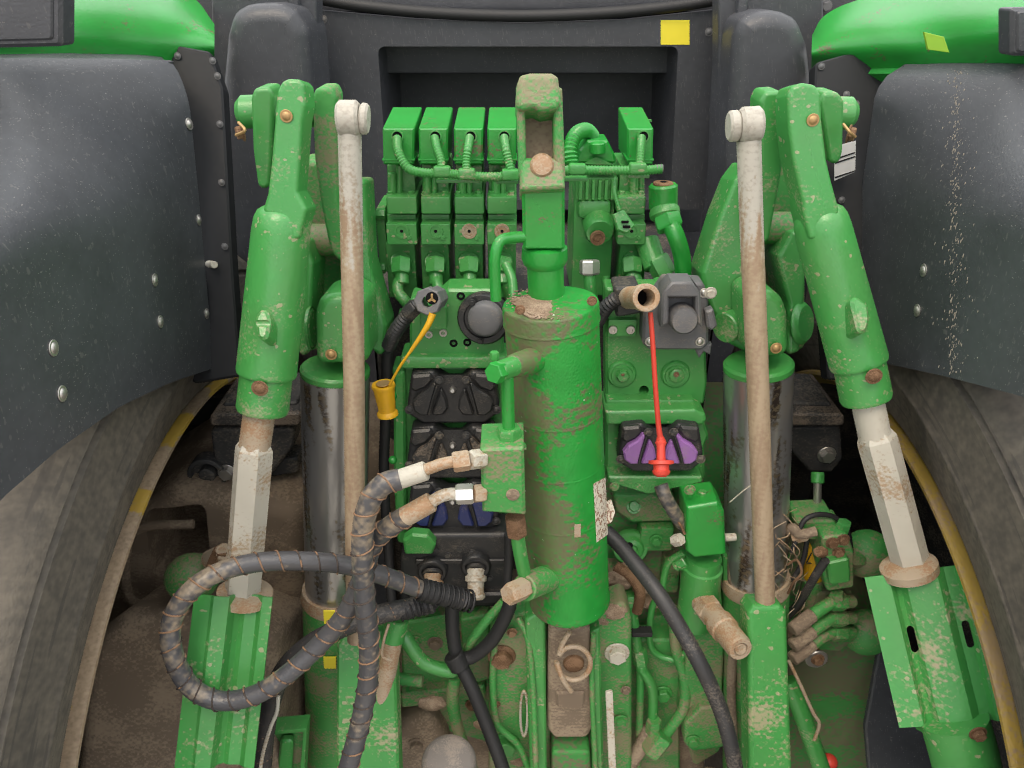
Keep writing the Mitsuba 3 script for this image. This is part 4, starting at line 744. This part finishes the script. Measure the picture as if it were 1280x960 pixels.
# ------------------------------------------------------------------ right lower: filter cover, valve block, pipe coupler
k = thing('lower_right_casting', 'dusty green lower casting with ribs and round cover under the purple lids', 'casting'); D = 1.17
part(k, 'back', pprism([(752, 600), (880, 600), (890, 700), (860, 960), (740, 960)], D + .03, .05, .004), 'paint_caked'); part(k, 'hex_boss', lathe(V(792, 632, D + .03), BACK, [(0, .02), (.014, .018), (.016, .014)], 6), 'paint_muddy')
part(k, 'step', pprism([(766, 618), (842, 618), (848, 652), (790, 654), (770, 640)], D, .05, .006, 4), 'paint_muddy'); part(k, 'bolt', bolt(V(792, 633, D), UPB, .010), 'paint_dusty'); part(k, 'bolt', bolt(V(866, 610, D - .02), UPB, .009), 'rusty')
q = part(k, 'round_cover', lathe(V(787, 682, D), unit([.05, -.95, .2]), [(0, .034), (.008, .034), (.012, .031), (.012, .025), (.020, .020), (.022, .012), (.018, .008)], 40), 'paint_dusty'); part(q, 'cover_hole', rod(V(787, 682, D - .023), V(787, 682, D - .025), .006), 'void')
for x, y, D_, r_, s_ in ((775, 725, 1.13, .022, (1.2, .7, .9)), (800, 735, 1.13, .016, (1, .7, 1.1)), (812, 752, 1.14, .018, (1.2, .8, .7)), (786, 708, 1.15, .014, (1.3, .7, .8)), (852, 800, 1.12, .016, (.7, .7, 1.6))):
    part(k, 'mud_clod', lump(V(x, y, D_), r_, s_, x), 'dry_dirt', 60)
part(k, 'small_block', pbox(760, 715, 790, 745, D - .01, .05), 'paint_muddy'); part(k, 'wall_bolt', bolt(V(828, 866, 1.17), BACK, .014, washer=False), 'paint_plain'); part(k, 'side_nut', phex((745, 745, 1.08), (760, 752, 1.07), 10), 'steel_tan')
k = thing('relief_valve', 'green angular valve block topped with a stud on a tall dusty green body', 'valve'); D = 1.05
part(k, 'cap_block', pprism([(858, 634), (898, 628), (906, 640), (908, 694), (868, 698), (858, 690)], D, .06, .006, 3), 'paint_clean'); part(k, 'cap_stud', rod(V(878, 628, D + .03), V(878, 614, D + .03), .008, n=6), 'paint_dusty'); part(k, 'flange', hull(pts3([(872, 606, D + .07), (884, 602, D + .07), (900, 640, D + .02), (906, 650, D + .02), (880, 640, D + .06)])), 'paint_dusty')
part(k, 'side_bolt', phex((842, 676, D + .01), (852, 674, D), 8), 'plated'); part(k, 'tie_bolt', prod((906, 672, D + .02), (920, 671, D + .02), 5), 'plated')
part(k, 'neck', lathe(V(880, 696, D + .035), [0, 0, -1], [(0, .030), (.02, .030), (.022, .034), (.13, .034), (.15, .03)], 32), 'paint_dusty'); part(k, 'body', pprism([(856, 710), (900, 708), (906, 800), (900, 940), (868, 960), (850, 900), (858, 820)], D + .04, .05, .006, 5), 'paint_muddy')
part(k, 'foot', pprism([(856, 905), (876, 885), (902, 884), (906, 935), (866, 940), (855, 930)], D + .02, .03, .006, 5), 'paint_muddy'); part(k, 'foot_bolt', bolt(V(866, 925, D + .018), BACK, .010), 'paint_muddy')
part(k, 'strap_plate', pprism([(902, 690), (914, 695), (916, 780), (905, 770)], D + .05, .03, .003), 'paint_dusty')
k = thing('pipe_coupler', 'tan steel coupler nipple sticking out of the tall green valve body', 'coupler')
p0, p1 = V(878, 752, 1.06), V(926, 812, .93); d = p1 - p0; L = np.linalg.norm(d)
part(k, 'hex', hexnut(p0 + unit(d) * .012, d, .024, .026), 'steel_tan', 25); part(k, 'sleeve', lathe(p0, d, [(0, .02), (L * .45, .02), (L * .46, .0235), (L * .62, .0235), (L * .64, .021), (L * .95, .021), (L, .0185), (L, .012), (L - .004, .0115)], 32), 'steel_tan'); part(k, 'tip', lathe(p1 - unit(d) * .003, d, [(0, .010), (.004, .009), (.003, .006)], 24), 'steel_tan')

# ------------------------------------------------------------------ hoses
def hose(label, l, r, m='hose', pitch=.027, fit=None, group='spiral wrapped hydraulic hoses', wrapm='binding'):
    k = thing('wrapped_hose', label, 'hose', group)
    part(k, 'tube', ptube(l, r, m=10, n=18), m); part(k, 'spiral_wrap', helix(pts3(l), r * K(*l[len(l) // 2]) * 1.0, pitch, .0012), wrapm)
    for nm, mesh, mm in fit or (): part(k, nm, mesh, mm, 30)
f1 = [('ferrule', prod((497, 600, .85), (533, 588, .85), 12.5), 'plated'), ('pipe', ptube([(530, 588, .85), (552, 580, .85), (572, 576, .852)], 7.5), 'steel_tan'), ('nut', phex((566, 578, .852), (587, 575, .855), 13), 'steel_tan'), ('adapter', phex((586, 575, .855), (603, 573, .87), 13, .3), 'plated')]
f2 = [('ferrule', prod((503, 648, .855), (540, 627, .86), 13), 'steel_tan'), ('pipe', ptube([(538, 628, .86), (555, 619, .862), (575, 617, .865)], 8), 'plated'), ('nut', phex((570, 618, .865), (592, 617, .865), 13), 'bright_nut'), ('adapter', phex((592, 617, .865), (606, 616, .87), 12, .3), 'steel_tan')]
hose('wrapped hose dropping straight down from the upper fitting of the check block', [(500, 599, .85), (480, 605, .845), (463, 625, .84), (454, 660, .835), (453, 700, .83), (456, 750, .83), (461, 800, .83), (460, 850, .825), (450, 905, .81), (435, 960, .79), (415, 1030, .77)], 14, fit=f1)
hose('wrapped hose making the large loop in front of the folded guard', [(508, 645, .855), (485, 660, .86), (466, 680, .87), (450, 730, .865), (430, 770, .86), (400, 805, .85), (360, 842, .83), (320, 868, .815), (275, 876, .81), (238, 858, .815), (217, 820, .82), (214, 780, .835), (232, 745, .85), (268, 718, .87), (315, 704, .89), (370, 701, .905), (430, 706, .925), (480, 720, .945), (530, 738, .96), (580, 750, .975)], 13.3, fit=f2)
hose('black wrapped hose passing behind the hose loop towards the lower nipple', [(540, 755, 1.0), (500, 762, .98), (460, 772, .96), (420, 788, .93), (385, 808, .92), (355, 838, .92), (338, 880, .92), (330, 930, .91), (326, 1000, .9)], 12, 'hose_black')
for lab, l, r in (('crimped black hose end plugged into the paler coupler nipple', [(525, 737, .957), (590, 752, .98)], 13), ('crimped black hose end below the tan coupler nipple', [(500, 765, .978), (545, 752, 1.0)], 11)):
    k = thing('crimped_hose_end', lab, 'hose fitting', 'crimped black hose ends'); a_, b_ = V(*l[0]), V(*l[1]); L = np.linalg.norm(b_ - a_); R_ = r * K(*l[0])
    part(k, 'sleeve', lathe(a_, b_ - a_, [(0, R_), (L * .3, R_ * 1.1), (L * .33, R_ * .95), (L * .5, R_ * 1.12), (L * .55, R_ * .95), (L * .75, R_ * 1.05), (L * .77, R_ * .8), (L, R_ * .75)], 20), 'rubber')
    q = part(k, 'crimp', helix([a_, (a_ + b_) / 2, b_], R_ * 1.05, .009, .002), 'rubber')
one('rubber_hose', 'plain black rubber hose crossing diagonally below the worn decal', 'hose', ptube([(757, 664, 1.06), (775, 682, 1.04), (800, 712, 1.0), (825, 745, .96), (850, 785, .93), (875, 830, .90), (898, 880, .88), (912, 925, .86), (925, 990, .84)], 9.5, m=10, n=18), 'hose_black')
one('rubber_hose', 'short grey hose running from the red plug to the relief valve block', 'hose', ptube([(826, 606, 1.08), (832, 622, 1.07), (848, 648, 1.075), (868, 672, 1.09)], 9), 'hose')
for lab, l, r, m in (('black cable dropping from the lower coupler block and slanting under the top link', [(565, 750, 1.04), (566, 790, 1.03), (572, 822, 1.02), (590, 860, 1.0), (608, 905, .98), (630, 965, .95), (640, 1010, .94)], 9, 'rubber'),
                     ('black cable curling from the cylinder foot to the cable joint', [(640, 745, 1.02), (632, 770, 1.02), (615, 800, 1.02), (592, 820, 1.02), (575, 824, 1.02)], 9, 'rubber'),
                     ('thin grey green cable beside the curled black cable', [(630, 752, 1.05), (605, 780, 1.04), (588, 805, 1.04), (580, 830, 1.05)], 6, 'paint_muddy'),
                     ('olive hose bending from the bundle of hose ends to the cable joint', [(494, 776, 1.05), (508, 800, 1.03), (530, 828, 1.02), (560, 838, 1.02), (570, 835, 1.02)], 9, 'paint_dusty'),
                     ('olive hose hanging under the cable joint behind the brown dome', [(568, 845, 1.04), (566, 880, 1.04), (575, 920, 1.05), (590, 960, 1.06)], 8, 'paint_muddy'),
                     ('dark cable running down behind the check block', [(636, 668, 1.03), (636, 700, 1.03), (634, 735, 1.03), (640, 760, 1.04)], 6, 'rubber'),
                     ('dark hose standing behind the yellow cap', [(484, 440, 1.17), (482, 520, 1.17), (480, 600, 1.17), (486, 690, 1.15), (490, 760, 1.1)], 7, 'rubber'),
                     ('thin green pipe joining the casting behind the diagonal hose', [(856, 690, 1.09), (835, 705, 1.1), (826, 740, 1.11), (815, 760, 1.12), (812, 800, 1.12), (822, 818, 1.12), (846, 824, 1.11), (862, 810, 1.1)], 4.5, 'paint_dusty'),
                     ('green pipe running down from the casting to the lower joint', [(788, 748, 1.12), (794, 790, 1.11), (800, 830, 1.1), (815, 860, 1.09), (816, 905, 1.09)], 6.5, 'paint_dusty'),
                     ('green pipe curving from the tall valve body down to the hex joint', [(842, 760, 1.12), (845, 810, 1.11), (856, 850, 1.1), (854, 885, 1.09), (835, 915, 1.08), (815, 945, 1.07)], 7, 'paint_muddy'),
                     ('dark hose end slanting at the bottom beside the white strip', [(812, 910, 1.09), (800, 935, 1.07), (780, 965, 1.05)], 9, 'mud')):
    one('service_line', lab, 'pipe' if 'pipe' in lab else 'cable' if 'cable' in lab else 'hose', ptube(l, r), m)
k = thing('pipe_joint', 'hex pipe joint low between the green pipes', 'pipe fitting'); part(k, 'hex', phex((830, 918, 1.07), (812, 940, 1.06), 15), 'paint_muddy'); part(k, 'collar', phex((818, 900, 1.08), (816, 916, 1.08), 10), 'paint_muddy')
k = thing('pipe_clip', 'black clip holding two green pipes together', 'clip'); part(k, 'bar', pbox(790, 792, 816, 797, 1.09, .02), 'rubber')
k = thing('cable_joint', 'dark lump of tape where the cables meet', 'cable joint'); part(k, 'wrap', prod((566, 818, 1.015), (576, 834, 1.01), 13), 'rubber')

# ------------------------------------------------------------------ lower middle: hitch frame
k = thing('hitch_mount', 'dusty green hitch frame with upright ribs and large bolts below the top link cylinder', 'hitch frame'); D = 1.04
part(k, 'left_plate', pprism([(612, 800), (640, 768), (684, 766), (690, 1010), (610, 1010)], D, .05, .006, 8), 'paint_muddy'); part(k, 'left_rib', oprism([(656, 775), (672, 766), (682, 780), (684, 1010), (664, 1010)], (770, D - .03, 960, D - .06), .05, .006, 4), 'paint_dusty')
part(k, 'right_plate', pprism([(735, 770), (782, 752), (790, 775), (790, 1010), (742, 1010)], D, .05, .008, 8), 'paint_muddy'); part(k, 'right_rib', oprism([(738, 792), (750, 786), (756, 1010), (742, 1010)], (790, D - .03, 960, D - .06), .05, .004), 'paint_dusty')
part(k, 'left_bolt', bolt(V(627, 819, D), BACK, .0185), 'rusty'); part(k, 'right_bolt', bolt(V(771, 815, D), BACK, .0165), 'plated'); part(k, 'low_bolt', bolt(V(632, 928, D), BACK, .02), 'paint_plain'); part(k, 'side_wall', pprism([(775, 800), (850, 800), (850, 1000), (780, 1000)], 1.13, .04, .004), 'paint_muddy')
part(k, 'left_wall', pprism([(500, 780), (612, 760), (614, 930), (505, 900)], 1.12, .04, .004), 'paint_muddy'); part(k, 'wall_bolt', bolt(V(544, 803, 1.12), BACK, .011), 'mud'); part(k, 'wall_bolt', bolt(V(582, 793, 1.12), BACK, .009), 'rusty')
k = thing('hitch_pin_box', 'brown mud covered latch box with a wire ring clip below the top link', 'latch box'); D = 1.0
part(k, 'case', pprism([(686, 782), (738, 786), (742, 912), (734, 924), (692, 924), (684, 912)], D, .08, .010, 8), 'mud'); part(k, 'pad', pprism([(694, 866), (732, 866), (730, 886), (714, 890), (696, 884)], D - .006, .02, .004, 3), 'mud'); part(k, 'pin_head', lathe(V(717, 828, D), BACK, [(0, .018), (.006, .017), (.009, .012)], 32), 'rusty')
q = thing('ring_clip', 'tan wire ring clip hanging on the brown latch box', 'ring clip')
t = np.linspace(-2.1, 4.5, 40); part(q, 'wire', sweep(spline([V(712, 790, D - .02), V(704, 803, D - .02)] + [V(717 + 21 * math.cos(a_), 829 - 21 * math.sin(a_), D - .022 - .004 * a_ / 6) for a_ in np.linspace(2.6, -3.2, 18)] + [V(703, 848, D - .028), V(714, 864, D - .026)], 4), .0044, 10), 'steel_tan')
q = thing('side_clip', 'long oval rusty wire clip on the left hitch plate', 'clip'); part(q, 'wire', sweep(spline([V(655 + 4.5 * math.cos(a_), 892 - 28 * math.sin(a_), 1.02) for a_ in np.linspace(0, 6.28, 20)], 3), .0026, 8), 'plated')
one('pale_strip', 'worn pale strip standing on the right hitch plate', 'strip', oprism([(757, 866), (766, 864), (772, 1000), (763, 1000)], (864, .98, 960, .95), .006, .001, 2), 'plated')
k = thing('shaft_cover', 'smooth grey brown domed cap at the bottom edge below the cables', 'shaft cover'); part(k, 'dome', lathe(V(563, 968, .92), unit([0, -.25, .97]), [(-.05, .046), (.05, .046), (.058, .043), (.062, .034), (.0635, .01)], 40), 'dome_rubber', 50)
k = thing('shaft_cover', 'brown mud covered round boss at the bottom beside the diagonal hose', 'shaft cover'); part(k, 'dome', lathe(V(885, 1000, 1.0), unit([0, -.35, .93]), [(-.05, .045), (.05, .045), (.062, .036), (.066, .015)], 36), 'mud', 50)
k = thing('bearing_boss', 'muddy round casting with a bolt left of the domed cap', 'casting'); part(k, 'lump', pprism([(482, 960), (500, 905), (540, 895), (560, 930), (560, 1010), (480, 1010)], 1.08, .06, .02, 14), 'mud'); part(k, 'bolt', bolt(V(521, 930, 1.08), BACK, .013), 'mud')
k = thing('threaded_stub', 'short threaded green stub pointing sideways under the olive hose', 'stub')
a_, b_ = V(495, 848, 1.06), V(545, 853, 1.05); part(k, 'screw', lathe(a_, b_ - a_, [(i * .005, .0105 + .0015 * (i % 2)) for i in range(11)], 20), 'paint_muddy')
k = thing('guide_box', 'small open green steel box at the bottom behind the wrapped hose loop', 'box')
for nm, pl in (('back', [(335, 918), (380, 914), (378, 1000), (325, 1000)]),): part(k, nm, pprism(pl, .98, .004, .001), 'paint_muddy')
for pl in ([(379, 914), (383, 914), (378, 1000), (372, 1000)], [(334, 915), (383, 911), (383, 915), (335, 919)]): part(k, 'edge', pprism(pl, .95, .03, .001), 'paint_dusty')
part(k, 'tongue', pprism([(350, 926), (366, 926), (362, 1000), (342, 1000)], .96, .012, .004, 5), 'paint_dusty')
k = thing('clutter_hose', 'dusty hose end with a tied wire between the post plate and the couplers', 'hose fitting'); part(k, 'tube', prod((492, 795, .99), (476, 880, .96), 12), 'steel_tan'); part(k, 'cap', prod((497, 772, 1.0), (490, 800, .99), 15), 'paint_dusty'); part(k, 'tie', ptube([(486, 780, .96), (480, 800, .95), (478, 820, .95), (490, 826, .95)], 1.8, n=6), 'steel_tan')
one('loose_wire', 'thin pale wire hanging behind the wrapped hose loop', 'wire', ptube([(348, 870, .9), (346, 890, .89), (338, 910, .88), (328, 945, .87), (322, 990, .86)], 2.4, n=8), 'plated')
for lab, l in (('wire wound round the damper hoses', [(985, 742, 1.05), (992, 728, 1.04), (1002, 716, 1.04), (996, 700, 1.05), (984, 706, 1.06)]), ('bent thin wire under the purple lids', [(842, 648, 1.08), (850, 655, 1.06), (856, 668, 1.05)])):
    one('loose_wire', 'dark thin ' + lab, 'wire', ptube(l, 1.6, n=6), 'rusty')
for lab, x, y, D_, rr_, mm in (('small flange bolt on the green wall under the crimped hose ends', 520, 800, 1.118, .008, 'paint_muddy'), ('small rusty bolt low on the wall behind the brown dome', 590, 880, 1.118, .010, 'rusty'), ('green hex bolt between the two green pipes under the clip', 828, 866, 1.128, .014, 'paint_plain'), ('green hex bolt low beside the oval wire clip', 676, 905, 1.0, .007, 'paint_dusty')):
    one('hex_bolt', lab, 'bolt', bolt(V(x, y, D_), BACK, rr_), mm)
for lab, l, r_, mm in (('thin dark hose rising behind the left valve of the row', [(470, 380, 1.25), (474, 420, 1.24), (486, 450, 1.22)], 4, 'rubber'), ('dark pipe hidden behind the valve pipes and the green bracket', [(500, 392, 1.3), (560, 398, 1.29), (640, 394, 1.29)], 7, 'paint_plain'),
    ('green pipe climbing beside the top link bar behind the bleed pipe', [(632, 330, 1.22), (640, 350, 1.2), (642, 380, 1.18)], 6, 'paint_dusty'), ('thin pipe from the single valve down to the grey socket', [(822, 352, 1.2), (824, 366, 1.17)], 7, 'paint_plain'),
    ('short rusty hose under the round cover', [(770, 708, 1.14), (790, 722, 1.12), (800, 742, 1.11), (796, 764, 1.11)], 7, 'rusty'), ('muddy hose squeezed between the tall valve body and the lift cylinder', [(915, 700, 1.1), (918, 780, 1.08), (914, 860, 1.06), (918, 950, 1.03)], 6, 'mud')):
    one('service_line', lab, 'pipe' if 'pipe' in lab else 'hose', ptube(l, r_), mm)
# ---- small fittings and ribs of the lower middle
H = 'hitch_mount'
for l, r_ in (([(648, 772, 1.03), (660, 800, 1.01), (666, 860, .99), (670, 965, .96)], 4), ([(618, 806, 1.035), (616, 860, 1.03), (622, 905, 1.02), (650, 935, 1.01), (668, 990, 1.0)], 4.5), ([(742, 792, 1.0), (740, 860, .99), (746, 990, .97)], 3.5), ([(792, 770, 1.12), (800, 850, 1.1), (796, 990, 1.08)], 5)):
    part(H, 'cast_rib', ptube(l, r_), 'paint_muddy')
for x, y, D_, r_, m_ in ((640, 790, 1.03, .007, 'rusty'), (745, 905, 1.03, .008, 'paint_muddy'), (776, 900, 1.035, .010, 'paint_muddy'), (620, 880, 1.035, .006, 'rusty'), (782, 862, 1.035, .007, 'mud')): part(H, 'small_bolt', bolt(V(x, y, D_), BACK, r_), m_)
part(H, 'cross_ledge', pprism([(500, 868), (606, 858), (608, 874), (502, 886)], 1.10, .05, .004, 3), 'paint_muddy'); part(H, 'inner_step', pprism([(575, 775), (612, 768), (612, 850), (582, 858)], 1.09, .05, .005, 4), 'paint_muddy')
part(H, 'foot_block', pprism([(690, 940), (738, 940), (740, 1010), (688, 1010)], 1.0, .06, .006, 4), 'paint_caked')
for x, y, r_ in ((748, 775, .016), (768, 764, .02), (700, 930, .014), (650, 950, .018), (604, 905, .016), (540, 880, .02)): part(H, 'mud_clod', lump(V(x, y, 1.045), r_, (1.2, .5, .7), x * .3), 'dry_dirt', 60)
C_ = 'lower_right_casting'
for x0, y0, x1, y1, D_ in ((800, 660, 842, 690, 1.16), (760, 752, 800, 772, 1.14), (812, 770, 842, 812, 1.17), (830, 705, 850, 742, 1.16)): part(C_, 'cast_block', pbox(x0, y0, x1, y1, D_, .06, .006), 'paint_muddy')
for x, y, D_, r_ in ((820, 675, 1.158, .009), (772, 762, 1.138, .007), (826, 790, 1.168, .010), (840, 722, 1.158, .007), (862, 612, 1.06, .007), (768, 608, 1.06, .006)): part(C_, 'bolt', bolt(V(x, y, D_), BACK, r_), 'paint_muddy')
for lab, p_, q_, r_ in (('hex union on the green pipe below the clip', (798, 812, 1.105), (801, 830, 1.10), 10), ('hex union where the looped green pipe meets the tall valve', (858, 700, 1.085), (848, 706, 1.088), 9), ('hex union at the top of the pipe behind the cylinder foot', (786, 742, 1.122), (789, 756, 1.12), 10)):
    k = thing('pipe_union', lab, 'pipe fitting'); part(k, 'hex', phex(p_, q_, r_), 'paint_dusty', 20); mid = V(*q_); part(k, 'cone', rod(mid, mid + (mid - V(*p_)) * .4, r_ * .75 * K(*q_)), 'paint_dusty')
B_ = 'side_valve_block'
for p_, q_, r_, m_ in (((1008, 668, 1.07), (992, 672, 1.08), 8, 'steel_tan'), ((1046, 740, 1.07), (1046, 758, 1.07), 9, 'paint_muddy'), ((1060, 700, 1.08), (1076, 700, 1.09), 10, 'paint_muddy'), ((1030, 690, 1.05), (1022, 690, 1.04), 7, 'rusty'), ((1052, 664, 1.08), (1056, 652, 1.08), 9, 'paint_muddy'), ((1000, 800, 1.07), (1016, 806, 1.065), 11, 'paint_caked')): part(B_, 'fitting', phex(p_, q_, r_), m_, 20)
part(B_, 'manifold', pprism([(1020, 742), (1066, 738), (1068, 800), (1050, 816), (1012, 812), (1008, 780)], 1.10, .06, .006, 5), 'paint_caked')
for lab, l, r_ in (('muddy hose bending behind the stacked hose ends', [(980, 800, 1.1), (1000, 776, 1.1), (1024, 768, 1.1), (1052, 778, 1.11)], 7), ('thin dark line looping over the damper head', [(990, 690, 1.07), (1006, 650, 1.08), (1036, 644, 1.09), (1058, 660, 1.09), (1064, 690, 1.08)], 3.2)):
    one('service_line', lab, 'hose', ptube(l, r_), 'mud' if 'muddy' in lab else 'rubber')
k = thing('dry_grass', 'dry grass stalks caught between lift cylinder and small valve block', 'grass'); labels[k] = {'kind': 'stuff', 'label': labels[k]['label']}
st = []
for i in range(46):
    x, y = rng.uniform(966, 1000), rng.uniform(640, 775); a_ = rng.uniform(-1.2, 1.2); l_ = rng.uniform(10, 34); D_ = rng.uniform(1.05, 1.1)
    st.append(ptube([(x - l_ * math.sin(a_) * .5, y - l_ * math.cos(a_) * .5, D_), (x + rng.normal(0, 4), y, D_ - .01), (x + l_ * math.sin(a_) * .5, y + l_ * math.cos(a_) * .5, D_ + .01)], rng.uniform(.4, .9), m=4, n=5))
scene[k] = mikit.ply(cat(st), 'steel_tan', True)
one('straw', 'dry straw stalk caught on the square stay rod', 'straw', ptube([(912, 628, 1.0), (926, 616, .99), (938, 607, .985)], .7, n=6), 'plated')
for k_ in list(labels):
    if k_ not in scene and not any(q.startswith(k_ + '__') for q in scene): print('EMPTY', k_)
